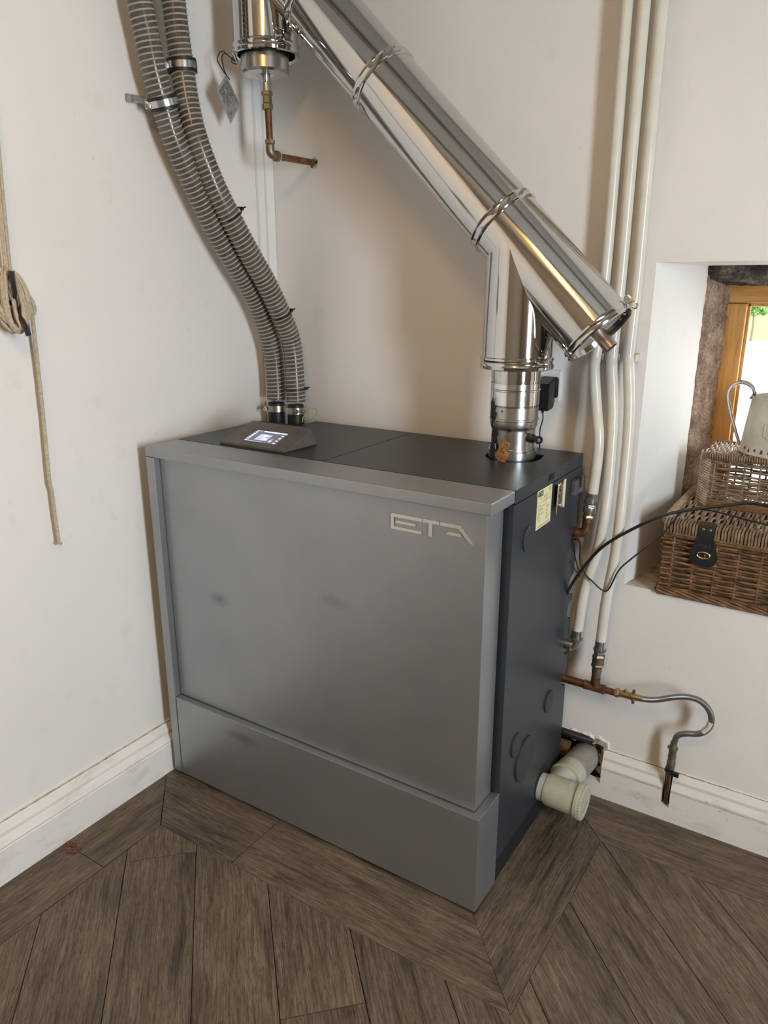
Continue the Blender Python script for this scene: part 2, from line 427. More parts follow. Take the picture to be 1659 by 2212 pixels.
# border boards with mitred corners
plank([[(XL, -.625), (BX0 - G, BY0 - G * 2 + .0), (BX0 - G, -1.03 + G), (XL, -1.03 + G)]], PI / 2, (XL, -1.03))
plank([[(XL, -1.03 - G), (BX0 - G, -1.03 - G), (BX0 - G, -2.25 + G), (XL, -2.25 + G)]], PI / 2, (XL, -2.25))
plank([[(XL, -2.25 - G), (BX0 - G, -2.25 - G), (BX0 - G, YF), (XL, YF)]], PI / 2, (XL, YF))
plank([[(XL + G * 2, -.625), (.463 - G, -.625), (.463 - G, BY0), (BX0 + G, BY0)]], 0., (XL, BY0))
plank([[(.463 + G, -.625), (1.084, -.625), (BX1 - G, BY0), (.463 + G, BY0)]], 0., (.463, BY0))
plank([[(1.084 + G, -.625), (BX1, BY0 + G), (BX1, BY1), (1.08, -.01), (1.06, -.01), (1.06, -.6)]], PI / 2, (1.06, BY0))
plank([[(1.082, -.008), (BX1 + G, BY1 + G), (2.4, BY1), (2.4, 0)]], 0., (1.1, BY1))
plank([[(2.4 + G, 0), (2.4 + G, BY1), (XR, BY1), (XR, 0)]], 0., (2.4, BY1))

# walls ---------------------------------------------------------------------
HX0, HX1, HZ0, HZ1 = 1.226, 2.254, .697, 1.557       # window recess in the back wall
SX0, SX1, SY = 1.291, 2.189, .32                     # splayed plaster ends at the stone
bm = BM()
def P3(x, z, y=0.): return (x, y, z)
# hole for the air pipe low in the wall is cut as a real opening (x 1.10-1.215, z .03-.165)
AX0, AX1, AZ0, AZ1 = 1.060, 1.216, .048, .172
for (x0, x1, z0, z1) in ((XL - .2, AX0, 0, HZ0), (AX0, AX1, 0, AZ0), (AX0, AX1, AZ1, HZ0), (AX1, HX0, 0, HZ0), (HX0, HX1, 0, HZ0), (HX1, XR + .2, 0, HZ0),
                         (XL - .2, HX0, HZ0, HZ1), (HX1, XR + .2, HZ0, HZ1), (XL - .2, HX0, HZ1, ZC), (HX0, HX1, HZ1, ZC), (HX1, XR + .2, HZ1, ZC)):
    quad(bm, P3(x0, z0), P3(x1, z0), P3(x1, z1), P3(x0, z1))
quad(bm, (HX0, 0, HZ0), (HX0, 0, HZ1), (SX0, SY, HZ1 - .003), (SX0, SY, HZ0 + .006))
quad(bm, (HX1, 0, HZ0), (HX1, 0, HZ1), (SX1, SY, HZ1 - .003), (SX1, SY, HZ0 + .006))
quad(bm, (HX0, 0, HZ1), (HX1, 0, HZ1), (SX1, SY, HZ1 - .003), (SX0, SY, HZ1 - .003))
# outer leaf
for (x0, x1, z0, z1) in ((XL - .2, SX0 + .02, -.1, ZC), (SX1 - .02, XR + .2, -.1, ZC), (SX0 + .02, SX1 - .02, -.1, .80), (SX0 + .02, SX1 - .02, 1.53, ZC)):
    quad(bm, (x0, .56, z0), (x1, .56, z0), (x1, .56, z1), (x0, .56, z1))
quad(bm, (XL - .2, 0, ZC), (XR + .2, 0, ZC), (XR + .2, .56, ZC), (XL - .2, .56, ZC))
quad(bm, (XL - .2, 0, 0), (XL - .2, 0, ZC), (XL - .2, .56, ZC), (XL - .2, .56, 0))
quad(bm, (XR + .2, 0, 0), (XR + .2, 0, ZC), (XR + .2, .56, ZC), (XR + .2, .56, 0))
# inside of the pipe opening
for q in (((AX0, 0, AZ0), (AX0, 0, AZ1), (AX0, .2, AZ1), (AX0, .2, AZ0)), ((AX1, 0, AZ0), (AX1, 0, AZ1), (AX1, .2, AZ1), (AX1, .2, AZ0)),
          ((AX0, 0, AZ1), (AX1, 0, AZ1), (AX1, .2, AZ1), (AX0, .2, AZ1)), ((AX0, 0, AZ0), (AX1, 0, AZ0), (AX1, .2, AZ0), (AX0, .2, AZ0)),
          ((AX0, .2, AZ0), (AX1, .2, AZ0), (AX1, .2, AZ1), (AX0, .2, AZ1))):
    quad(bm, *q, mi=1)
wall_back = struct('wall_back', bm, ['plaster', 'hole_brown'], smooth=0)
bm = BM(); box(bm, XL - .15, XL, YF - .2, 0, -.05, ZC); struct('wall_left', bm, 'plaster', smooth=0)
bm = BM()
for (y0, y1, z0, z1) in ((YF - .2, -2.05, -.05, ZC), (-1.40, .0, -.05, ZC), (-2.05, -1.40, -.05, .70), (-2.05, -1.40, 2.10, ZC), (-2.05, -1.90, .7, 2.1)):
    box(bm, XR, XR + .2, y0, y1, z0, z1)
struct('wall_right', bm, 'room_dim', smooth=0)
bm = BM()
for (x0, x1, z0, z1) in ((XL, 1.40, -.05, ZC), (2.40, XR, -.05, ZC), (1.40, 2.40, -.05, ZC)):
    box(bm, x0, x1, YF - .2, YF, z0, z1)
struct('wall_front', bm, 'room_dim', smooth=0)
bm = BM(); box(bm, XL - .2, XR + .2, YF - .2, .56, ZC, ZC + .1); ceil = struct('ceiling', bm, 'ceiling_dim', smooth=0)
for i in range(3):
    bm = BM(); y = -.75 - i * 1.05; box(bm, XL, XR, y - .06, y + .06, ZC - .12, ZC, .012); put('added_beam', bm, 'added_beam_oak', ceil)  # unseen beams, added as dark stripes for the flue to mirror
# window in the right-hand wall (only ever seen mirrored in the flue)
bm = BM()
for (y0, y1, z0, z1) in ((-1.90, -1.87, .7, 2.1), (-1.43, -1.40, .7, 2.1), (-1.87, -1.43, .7, .74), (-1.87, -1.43, 2.06, 2.1), (-1.87, -1.43, 1.39, 1.41)):
    box(bm, XR - .01, XR + .05, y0, y1, z0, z1, .004)
struct('window_2', bm, 'window_oak')

# skirting boards -------------------------------------------------------------
prof = [(0, 0), (.036, 0), (.036, .098), (.034, .102), (.037, .106), (.037, .110), (.033, .116), (.027, .123), (.024, .129), (.026, .134), (.026, .140), (.020, .147), (.015, .155), (.010, .160), (0, .160)]
bm = BM(); prism(bm, [(XL + a, b) for a, b in prof], 'y', -.005, YF); bl = struct('baseboard_left', bm, 'skirting_paint', smooth=20)
profb = [(-a * .62, b) for a, b in prof]
bm = BM()
prism(bm, profb, 'x', 1.218, 1.3965); prism(bm, [(0, 0), (-.0223, 0), (-.0223, .048), (0, .052)], 'x', 1.100, 1.218); prism(bm, profb, 'x', 1.4195, XR)
prism(bm, [(0, 0), (-.0223, 0), (-.0223, .047), (0, .047)], 'x', 1.3965, 1.4195)
quad(bm, (1.3965, -.002, .047), (1.4195, -.002, .047), (1.4195, -.002, .158), (1.3965, -.002, .158), mi=1)
bb = struct('baseboard_back', bm, ['skirting_paint', 'cavity_black'], smooth=20)
def dirt_line(parent, a, b, nrm_, h, seed):
    a, b, nrm_ = Vector(a), Vector(b), Vector(nrm_); rnd = random.Random(seed); n = int((b - a).length / .012); bm = BM(); rows = []
    for k in range(n + 1):
        p = a.lerp(b, k / n); o = rnd.uniform(-.4, .6) * h
        rows.append([bm.verts.new(p + Vector((0, 0, -h * rnd.uniform(.2, 1)))), bm.verts.new(p + nrm_ * rnd.uniform(.6, 1.6) * .001 + Vector((0, 0, o * .3))), bm.verts.new(p + Vector((0, 0, h * rnd.uniform(.1, .9))))])
    for p, q in zip(rows, rows[1:]):
        for k in range(2): bm.faces.new((p[k], p[k + 1], q[k + 1], q[k]))
    put('dirty_caulk', bm, 'caulk_dirt', parent, 60)
dirt_line(bb, (1.218, -.0062, .1605), (2.6, -.0062, .1605), (0, -1, .6), .0035, 1)
dirt_line(bb, (1.218, -.0226, .101), (1.3965, -.0226, .101), (0, -1, .3), .0012, 2)
dirt_line(bb, (1.4195, -.0226, .101), (2.6, -.0226, .101), (0, -1, .3), .0010, 3)
dirt_line(bl, (XL + .0102, -.60, .1605), (XL + .0102, -2.2, .1605), (1, 0, .6), .0028, 4)
# trunking in the corner
bm = BM(); box(bm, XL, XL + .014, -.066, -.038, 1.0, ZC, .003); box(bm, XL, XL + .022, -.038, -.001, 1.0, ZC, .003); struct('trim_1', bm, 'trunking')

# sill, stone surround, window -------------------------------------------------
def rough(bm, amt, seed):
    rnd = random.Random(seed)
    for v in bm.verts: v.co += Vector((rnd.uniform(-amt, amt), rnd.uniform(-amt, amt), rnd.uniform(-amt, amt)))
bm = BM(); nx, ny = 40, 14
g = [[bm.verts.new((HX0 + (HX1 - HX0) * i / nx + (0 if 0 < i < nx else 0), .44 * j / ny, HZ0 + (random.uniform(-.002, .002) if 0 < j else -.001))) for j in range(ny + 1)] for i in range(nx + 1)]
for i in range(nx):
    for j in range(ny): bm.faces.new((g[i][j], g[i + 1][j], g[i + 1][j + 1], g[i][j + 1]))
struct('trim_2', bm, 'sill_plaster')
def stone_strip(poly_xy, z0, z1, n, seed):
    bm = BM(); rnd = random.Random(seed); rows = []
    for k in range(n + 1):
        z = z0 + (z1 - z0) * k / n
        rows.append([bm.verts.new((x + rnd.uniform(-.0035, .0035), y + rnd.uniform(-.0035, .0035), z)) for x, y in poly_xy])
    for a, b in zip(rows, rows[1:]):
        for i in range(len(poly_xy) - 1): bm.faces.new((a[i], a[i + 1], b[i + 1], b[i]))
    return bm
pts = [(1.283, .318), (1.293, .318), (1.301, .338), (1.309, .357), (1.317, .376), (1.324, .394), (1.330, .410), (1.336, .430), (1.337, .46)]
struct('trim_3', stone_strip(pts, .69, 1.535, 60, 3), 'jamb_stone', smooth=60)
struct('trim_4', stone_strip([(3.48 - x, y) for x, y in pts], .69, 1.535, 60, 4), 'jamb_stone', smooth=60)
bm = BM(); rnd = random.Random(9); rows = []
lint = [(.318, 1.562), (.316, 1.545), (.322, 1.528), (.333, 1.519), (.350, 1.513), (.375, 1.508), (.405, 1.504), (.431, 1.500), (.46, 1.499)]
for k in range(61):
    x = 1.288 + .904 * k / 60
    rows.append([bm.verts.new((x, y + rnd.uniform(-.003, .003), z + rnd.uniform(-.003, .003))) for y, z in lint])
for a, b in zip(rows, rows[1:]):
    for i in range(len(lint) - 1): bm.faces.new((a[i], a[i + 1], b[i + 1], b[i]))
bm.faces.new(rows[0])
struct('trim_5', bm, 'lintel_stone', smooth=60)
win = bpy.data.objects.new('window_1', None); C.objects.link(win); win.location = (1.74, .43, .7); win['kind'] = 'structure'
bm = BM(); box(bm, 1.325, 1.387, .43, .49, .69, 1.452, .006); put('window_stile', bm, 'window_oak', win)
bm = BM(); box(bm, 2.093, 2.155, .43, .49, .69, 1.452, .006); put('window_stile', bm, 'window_oak', win)
bm = BM(); box(bm, 1.325, 2.155, .4305, .49, 1.452, 1.515, .006); put('window_rail', bm, 'window_oak_rail', win)
bm = BM(); box(bm, 1.387, 2.093, .4305, .49, .69, .77, .006); put('window_rail', bm, 'window_oak_rail', win)
bm = BM(); box(bm, 1.720, 1.760, .435, .488, .77, 1.452, .006); put('window_mullion', bm, 'window_oak', win)
for x0, x1 in ((1.387, 1.720), (1.760, 2.093)):
    bm = BM()
    for (a, b, z0, z1) in ((x0, x0 + .008, .77, 1.452), (x1 - .008, x1, .77, 1.452), (x0, x1, 1.443, 1.452), (x0, x1, .77, .779)): box(bm, a, b, .446, .456, z0, z1, .002)
    put('glazing_bead', bm, 'window_oak', win)
    bm = BM(); box(bm, x0 + .004, x1 - .004, .459, .463, .775, 1.447); put('pane', bm, 'window_glass', win)

# outside --------------------------------------------------------------------
bm = BM(); box(bm, -40, 20, .75, 26, -.45, -.30); struct('ground', bm, 'outside_paving')
bm = BM(); nx, ny = 40, 16
gg = [[bm.verts.new((-45 + 70 * i / nx, 26 + 40 * j / ny, -.31 + .16 * (40 * j / ny) + .8 * math.sin(i * .8) * j / ny)) for j in range(ny + 1)] for i in range(nx + 1)]
for i in range(nx):
    for j in range(ny): bm.faces.new((gg[i][j], gg[i + 1][j], gg[i + 1][j + 1], gg[i][j + 1]))
tag(put('grass_bank', bm, 'outside_grass'), 'bright green grass bank seen through the window pane', 'grass')['kind'] = 'stuff'
bm = BM(); box(bm, -6, 4, 6.0, 6.35, -.32, .50, .02); tag(put('garden_wall', bm, 'outside_wall'), 'low blue-grey garden wall outside the window behind the jug', 'wall')
def tree(x, y, z, h, r, seed, label):
    t = thing('tree', label, 'tree', (x, y, z), 'trees outside the window'); rnd = random.Random(seed)
    bm = BM(); tube(bm, [(x, y, z - .2), (x + .02, y, z + h * .35), (x - .03, y, z + h * .7)], lambda s: .05 * (1 - .6 * s), 8, 5); put('trunk', bm, 'outside_bark', t)
    bm = BM()
    for k in range(700):
        d = Vector((rnd.gauss(0, 1), rnd.gauss(0, 1), rnd.gauss(0, 1))).normalized() * r * rnd.uniform(.3, 1)
        p = Vector((x, y, z + h * .8)) + Vector((d.x, d.y, d.z * .8)); a = Vector((rnd.uniform(-1, 1), rnd.uniform(-1, 1), rnd.uniform(-1, 1))).normalized() * .07; b = a.orthogonal().normalized() * .05
        quad(bm, p - a, p - b, p + a, p + b)
    o = put('foliage', bm, 'outside_leaf', t, 0); o['kind'] = 'stuff'
tree(-1.78, 25.5, -.30, 1.5, .55, 1, 'thin young tree nearest the left edge of the window pane')
tree(-1.0, 29.0, .10, 1.7, .6, 2, 'broader leafy tree further up the grass bank outside')

# ================================================================== THE BOILER
X0, X1, FY, H = .034, 1.099, -.639, 1.07
boiler = thing('pellet_boiler', 'large silver and anthracite pellet boiler standing in the corner', 'boiler', (.566, -.35, 0))
bm = BM(); box(bm, .05, 1.0925, -.515, -.075, .0, .078); put('plinth', bm, 'cavity_black', boiler)
bm = BM(); box(bm, .05, 1.086, -.525, -.066, .078, 1.030); put('inner_casing', bm, 'cavity_black', boiler)
# right side panel with notches along its back edge
notch = [(.831, .040, .052), (.693, .032, .040), (.616, .030, .033), (.503, .030, .042), (.396, .026, .036)]
poly = [(-.515, .078), (-.060, .078)]
for (zc, hz, dp) in sorted(notch):
    poly.append((-.060, zc - hz))
    for k in range(1, 8):
        a = -PI / 2 + PI * k / 8; poly.append((-.060 - dp * math.cos(a) - .0, zc + hz * math.sin(a)))
    poly.append((-.060, zc + hz))
poly += [(-.060, 1.036), (-.515, 1.036)]
bm = BM(); prism(bm, poly, 'x', 1.0865, X1); side = put('side_panel', bm, 'anthracite', boiler, 25)
bm = BM(); box(bm, .05, X1, -.521, -.514, .078, 1.036, .0015); put('front_corner_panel', bm, 'anthracite', boiler)
bm = BM(); box(bm, X0, X0 + .012, -.515, -.06, .078, 1.036, .0015); put('side_panel', bm, 'anthracite', boiler)
# lids
bm = BM(); prism(bm, [(X0, -.5145), (.5635, -.5145), (.5635, -.060), (.192, -.060), (.192, -.152), (X0, -.152)], 'z', 1.036, H); put('lid', bm, 'anthracite', boiler, 20)
bm = BM(); box(bm, X0, .192, -.150, -.060, 1.020, 1.046); put('hose_recess', bm, 'cavity_black', boiler)
# lid with flue opening
def lid_hole():
    bm = BM(); cx, cy, r = .956, -.200, .073; x0, x1, y0, y1 = .5665, X1, -.5145, -.060
    n = 64; top_in, top_out, bot_in = [], [], []
    angs = sorted(set([2 * PI * k / n for k in range(n)] + [math.atan2(y - cy, x - cx) % (2 * PI) for x in (x0, x1) for y in (y0, y1)]))
    for a in angs:
        c, s = math.cos(a), math.sin(a)
        rr = r
        t = min([t for t in ((x1 - cx) / c if c > 1e-9 else 9, (x0 - cx) / c if c < -1e-9 else 9, (y1 - cy) / s if s > 1e-9 else 9, (y0 - cy) / s if s < -1e-9 else 9) if t > 0])
        # straight-sided notch towards the back right
        if 0.15 < a < 1.25: rr = min(t * .93, r / max(.3, math.cos(a - .15)) if a < .75 else r / max(.3, math.cos(1.25 - a)))
        top_in.append(bm.verts.new((cx + rr * c, cy + rr * s, H))); bot_in.append(bm.verts.new((cx + rr * c, cy + rr * s, H - .032)))
        top_out.append((bm.verts.new((cx + t * c, cy + t * s, H)), bm.verts.new((cx + t * c, cy + t * s, 1.0385))))
    m = len(angs)
    for i in range(m):
        j = (i + 1) % m
        bm.faces.new((top_in[i], top_out[i][0], top_out[j][0], top_in[j])); bm.faces.new((top_in[i], top_in[j], bot_in[j], bot_in[i]))
        bm.faces.new((top_out[i][0], top_out[i][1], top_out[j][1], top_out[j][0]))
    return bm
put('lid', lid_hole(), 'anthracite', boiler, 25)
bm = BM(); box(bm, 1.0985, 1.1005, -.313, -.276, 1.046, 1.064, .001); box(bm, 1.100, 1.102, -.306, -.283, 1.049, 1.061, mi=1); put('service_socket', bm, ['black_plastic', 'cavity_black'], boiler)
bm = BM(); lathe(bm, (1.065, -.085, H - .001), (0, 0, 1), [(0, .004), (.0016, .004), (.0016, .002)], 12); put('screw_hole', bm, 'cavity_black', boiler)
# silver frame, door, lower panel
fr = BM(); box(fr, X0, X1, FY, -.516, H - .0285, H, .003); put('top_trim', fr, 'silver_powder_coat', boiler)
fr = BM(); box(fr, X0, .0655, FY, -.525, .012, H - .029, .0025); put('side_trim', fr, 'silver_powder_coat', boiler)
bm = BM(); box(bm, .0665, 1.079, -.617, -.528, .287, H - .030, .0025); put('door', bm, 'silver_powder_coat', boiler)
bm = BM(); box(bm, .067, 1.100, FY + .001, -.519, .012, .2845, .0025); put('lower_panel', bm, 'silver_powder_coat', boiler)
# badge
DY = -.617
def badge(name, polys):
    bm = BM()
    for p in polys: prism(bm, p, 'y', DY + .0005, DY - .0035)
    es = [e for e in bm.edges]
    put(name, bm, 'chrome_badge', boiler, 20)
def R_(x0, x1, z0, z1): return [(x0, z0), (x1, z0), (x1, z1), (x0, z1)]
badge('letter_e', [[(.840, .966), (.921, .966), (.9225, .9725), (.848, .9725), (.848, .9955), (.923, .9955), (.923, 1.0035), (.840, 1.0035)], [(.852, .9815), (.9055, .9815), (.9065, .9875), (.852, .9875)]])
badge('letter_t', [[(.9245, .9955), (.9395, .9955), (.9395, .9655), (.9495, .9655), (.9495, .9955), (.9665, .9955), (.9665, 1.0035), (.9245, 1.0035)]])
badge('letter_a', [[(.968, .9955), (1.014, .9955), (1.043, .9655), (1.0535, .9655), (1.019, 1.0035), (.968, 1.0035)], [(.983, .9775), (1.024, .9775), (1.019, .9845), (.993, .9845), (.986, .9815)]])
# plugs on the side panel
for (cy, cz, r) in ((-.4285, .933, .0315), (-.200, .385, .0325), (-.428, .373, .0325), (-.361, .293, .063)):
    bm = BM(); lathe(bm, (X1, cy, cz), (1, 0, 0), [(-.001, r), (.0035, r), (.0055, r - .003), (.0055, r * .55), (.0050, r * .5), (.0055, r * .45)], 40); put('blanking_plug', bm, 'plug_plastic', boiler)
bm = BM(); lathe(bm, (X1, -.212, .125), (1, 0, 0), [(-.002, .052), (.0006, .052)], 32); put('pipe_opening', bm, 'cavity_black', boiler)
# clear bracket box at the back of the side panel
bm = BM(); box(bm, X1, X1 + .014, -.143, -.066, .972, 1.012, .003); br = put('terminal_cover', bm, 'clear_plastic', boiler)
bm = BM(); box(bm, X1 + .013, X1 + .017, -.118, -.106, .988, 1.020, .002); put('latch', bm, 'black_plastic', br)
# rating plate: yellow sticker with logo, rows of print
sx = X1 + .0006
bm = BM(); box(bm, X1 - .0004, sx, -.381, -.286, .939, 1.0365); plate = put('rating_plate', bm, 'label_yellow', boiler)
bm = BM(); rnd = random.Random(5)
def bar(y0, y1, z0, z1, mi=0): quad(bm, (sx + .0002, y0, z0), (sx + .0002, y1, z0), (sx + .0002, y1, z1), (sx + .0002, y0, z1), mi=mi)
bar(-.377, -.345, 1.0205, 1.0335, 1)
for z in (1.0185, 1.0075, 1.0025): bar(-.377, -.290, z, z + .0004)
for (z, a, b, c, d) in ((1.014, -.373, -.351, -.340, -.310), (1.010, -.345, -.318, 0, 0), (1.004, -.373, -.369, -.348, -.300), (.999, -.378, -.362, 0, 0), (.9935, -.378, -.330, -.322, -.317),
                        (.987, -.377, -.343, -.320, -.306), (.983, -.377, -.338, -.320, -.306), (.977, -.377, -.338, -.321, -.314), (.973, -.377, -.338, -.321, -.314), (.969, -.377, -.360, -.322, -.314), (.965, -.377, -.360, -.322, -.312), (.959, -.377, -.356, -.322, -.304), (.955, 0, 0, -.322, -.308)):
    for (p, q) in ((a, b), (c, d)):
        y = p
        while y < q - .0005:
            L = min(rnd.uniform(.003, .008), q - y); bar(y, y + L, z, z + .0014); y += L + .0009
for z in (.9455, .9425):
    y = -.373
    while y < -.296: L = rnd.uniform(.004, .009); bar(y, min(y + L, -.294), z, z + .0012); y += L + .001
put('print', bm, ['label_ink', 'label_black'], plate, 0)
for s, yy, zz, sz, mt in (('ETA', -.361, 1.027, .0135, 'label_yellow'), ('CE', -.301, 1.0275, .0115, 'label_ink')):
    me = text_mesh(s, sz); me.materials.append(M[mt]); o = bpy.data.objects.new('lettering', me); C.objects.link(o)
    o.matrix_local = Matrix.Translation((sx + .0005, yy, zz)) @ Matrix(((0, 0, 1, 0), (1, 0, 0, 0), (0, 1, 0, 0), (0, 0, 0, 1)))
    o.parent = plate
# second torn foil sticker, curling off the panel
bm = BM(); n = 12; rows = []
for i in range(n + 1):
    s = i / n; y = -.274 + .055 * s; cx = .002 + .010 * (2 * s - 1) ** 2
    zt = 1.036 - .012 * math.sin(PI * s); zb = .960 - .006 * math.cos(PI * s * 2) + .006 * s
    rows.append([bm.verts.new((X1 + cx, y, zb + (zt - zb) * k / 8)) for k in range(9)])
for i in range(n):
    for k in range(8):
        f = bm.faces.new((rows[i][k], rows[i + 1][k], rows[i + 1][k + 1], rows[i][k + 1])); f.material_index = 0 if i in (0, n - 1) else (2 if (i * 5 + k * 3) % 11 == 0 else 1)
st = put('foil_sticker', bm, ['label_yellow', 'foil_tape', 'label_black'], boiler, 60)
m_ = st.modifiers.new('thick', 'SOLIDIFY'); m_.thickness = .0006
# control display wedge
bm = BM()
px0, px1 = .190, .421; yb, yf, zr = -.374, -.500, 1.1205
A = [(px0 - .006, yf, H + .0005), (px1 + .001, yf, H + .0005), (px1, yb - .002, zr), (px0 + .014, yb - .002, zr), (px0 + .002, yb + .018, H + .0005), (px1 + .008, yb + .018, H + .0005), (px0 - .006, yf, H + .007), (px1 + .001, yf, H + .007)]
V = [bm.verts.new(p) for p in A]
for f in ((6, 7, 2, 3), (0, 1, 7, 6), (1, 5, 2, 7), (0, 6, 3, 4), (3, 2, 5, 4), (0, 4, 5, 1)): bm.faces.new([V[i] for i in f])
bmesh.ops.bevel(bm, geom=list(bm.edges), offset=.0025, segments=2, affect='EDGES')
disp = put('control_display', bm, 'anthracite_plastic', boiler)
e0, e1, e2 = Vector(A[6]), Vector(A[7]), Vector(A[2]); e3 = Vector(A[3])
nrm = (e1 - e0).cross(e2 - e1).normalized()
def SP(u, v, off=.0006): return e0.lerp(e1, u).lerp(e3.lerp(e2, u), v) + nrm * off
bm = BM()
def srect(u0, u1, v0, v1, mi, off): quad(bm, SP(u0, v0, off), SP(u1, v0, off), SP(u1, v1, off), SP(u0, v1, off), mi=mi)
srect(.30, .80, .17, .64, 0, .0006)
srect(.305, .345, .20, .62, 1, .0010)
for k in range(6): srect(.311, .338, .225 + k * .068, .262 + k * .068, 0, .0013)
srect(.42, .795, .585, .63, 1, .0010); srect(.355, .395, .60, .625, 2, .0010)
srect(.43, .62, .25, .50, 2, .0010); srect(.50, .57, .40, .47, 1, .0013); srect(.53, .60, .30, .34, 1, .0013); srect(.56, .60, .36, .41, 3, .0013)
srect(.655, .70, .22, .30, 4, .0010); srect(.655, .70, .30, .37, 3, .0010); srect(.36, .58, .185, .205, 2, .0010)
for k in range(4): srect(.745, .785, .19 + k * .10, .225 + k * .10, 1, .0010)
put('screen', bm, ['screen_slate', 'screen_white', 'screen_lilac', 'screen_red', 'screen_blue'], disp, 0)

# ================================================================== FLUE
FX, FYY = .953, -.200
TX = .162; DS = 2.551                                 # x+z along the sloping axis
ZJ, ZT = DS - FX, DS - TX
flue = thing('flue_pipe', 'polished stainless steel flue rising diagonally from the boiler to upper left', 'flue', (FX, FYY, 1.05))
D = Vector((1, 0, -1)).normalized()
def axis_pt(x): return Vector((x, FYY, DS - x))
PR = .0880
def sect(name, x0, x1, mat='flue_steel'):
    L = (axis_pt(x1) - axis_pt(x0)).length
    bm = BM(); lathe(bm, axis_pt(x0), D, [(0, PR), (L, PR)], 96, cap=False); return put(name, bm, mat, flue)
def band(name, x, parent=flue):
    bm = BM(); lathe(bm, axis_pt(x) - D * .013, D, [(0, PR), (.001, PR + .0030), (.004, PR + .0045), (.007, PR + .003), (.009, PR + .0022), (.017, PR + .0022), (.019, PR + .003), (.022, PR + .0045), (.025, PR + .003), (.026, PR)], 96, cap=False)
    put(name, bm, 'flue_steel', flue)
sect('flue_section', .13, .337); sect('flue_section', .337, .5515); sect('flue_section', .5515, .8985); sect('flue_section', .8985, 1.150)
for x in (.337, .5515, .8985): band('locking_band', x)
# lower tee: branch cut off where it meets the sloping pipe
def tee_branch(cx, z_end, up):
    """vertical cylinder from z_end to the sloping pipe's surface"""
    bm = BM(); n = 96; lo, hi = [], []
    for k in range(n):
        a = 2 * PI * k / n; x = cx + PR * math.cos(a); dy = PR * math.sin(a)
        q = math.sqrt(max(0, PR * PR - dy * dy))       # distance of the pipe's surface from its axis plane at this depth
        z = DS - x + (-1 if up else 1) * q * R2 * .0   # meet at the axis plane, hidden inside the pipe
        lo.append(bm.verts.new((x, FYY + dy, z_end))); hi.append(bm.verts.new((x, FYY + dy, z)))
    for k in range(n): bm.faces.new((lo[k], lo[(k + 1) % n], hi[(k + 1) % n], hi[k]))
    return bm
put('tee_branch', tee_branch(FX, 1.318, True), 'flue_steel', flue)
bm = BM(); lathe(bm, (FX, FYY, 1.300), (0, 0, 1), [(0, .066), (.0, .088), (.002, .0925), (.009, .0935), (.014, .0905), (.019, .0905), (.024, .0930), (.029, .0920), (.031, .088)], 96, cap=False); put('locking_band', bm, 'flue_steel', flue)
bm = BM(); lathe(bm, (TX, FYY, 2.118), (0, 0, 1), [(0, PR), (ZC - 2.118, PR)], 96, cap=False); put('tee_body', bm, 'flue_steel', flue)
bm = BM(); lathe(bm, (TX, FYY, 2.108), (0, 0, 1), [(.004, .080), (0, .090), (.003, .0935), (.010, .0945), (.014, .0915), (.020, .0912), (.024, .0935), (.028, .0925), (.031, .088)], 96, cap=False); put('locking_band', bm, 'flue_steel', flue)
bm = BM(); lathe(bm, (TX - .006, FYY, 2.070), (0, 0, 1), [(0, .014), (-.006, .030), (-.004, .062), (.002, .067), (.075, .067)], 64, cap=False); put('condensate_cup', bm, 'dull_steel', flue)
# end cap of the sloping pipe with drain stub
bm = BM(); e = axis_pt(1.150)
lathe(bm, e - D * .004, D, [(0, PR), (.001, PR + .003), (.005, PR + .0045), (.009, PR + .0025), (.014, PR + .0025), (.018, PR + .0045), (.022, PR + .003), (.022, PR - .006), (.016, PR - .008), (.010, PR - .010)], 96, cap=False); cap = put('end_cap', bm, 'flue_steel', flue)
bm = BM(); lathe(bm, e - D * .004, D, [(.0098, PR - .0095), (.0105, PR - .011), (.0105, .02)], 64); put('cap_plate', bm, 'zinc_dull', cap)
bm = BM(); lathe(bm, e + D * .005, D, [(0, .017), (.052, .017), (.052, .0155), (.02, .0155), (.02, 0.0)], 32, cap=False); put('drain_stub', bm, 'stub_steel', cap)
bm = BM(); uu = Vector((1, 0, 1)).normalized()
tube(bm, [e + D * .020 + uu * .084, e + D * .020 + uu * .074 + Vector((0, .030, 0)), e + D * .020 + uu * .052 + Vector((0, .052, 0)), e + D * .022 + uu * .022 + Vector((0, .058, 0)), e + D * .024 + uu * .004 + Vector((0, .040, 0))], .0055, 10, 6); put('sealing_strip', bm, 'black_rubber', cap)
bm = BM(); c0 = e + uu * (PR + .004)
tube(bm, [c0 - D * .006, c0 - D * .010 + uu * .010, c0 + D * .0 + uu * .013, c0 + D * .012 + uu * .010], .0028, 8, 5)
tube(bm, [c0 + D * .004, c0 + D * .010 + uu * .012, c0 + D * .020 + uu * .016, c0 + D * .026 + uu * .008, c0 + D * .018 + uu * .003], .0028, 8, 5); put('band_latch', bm, 'zinc', flue)
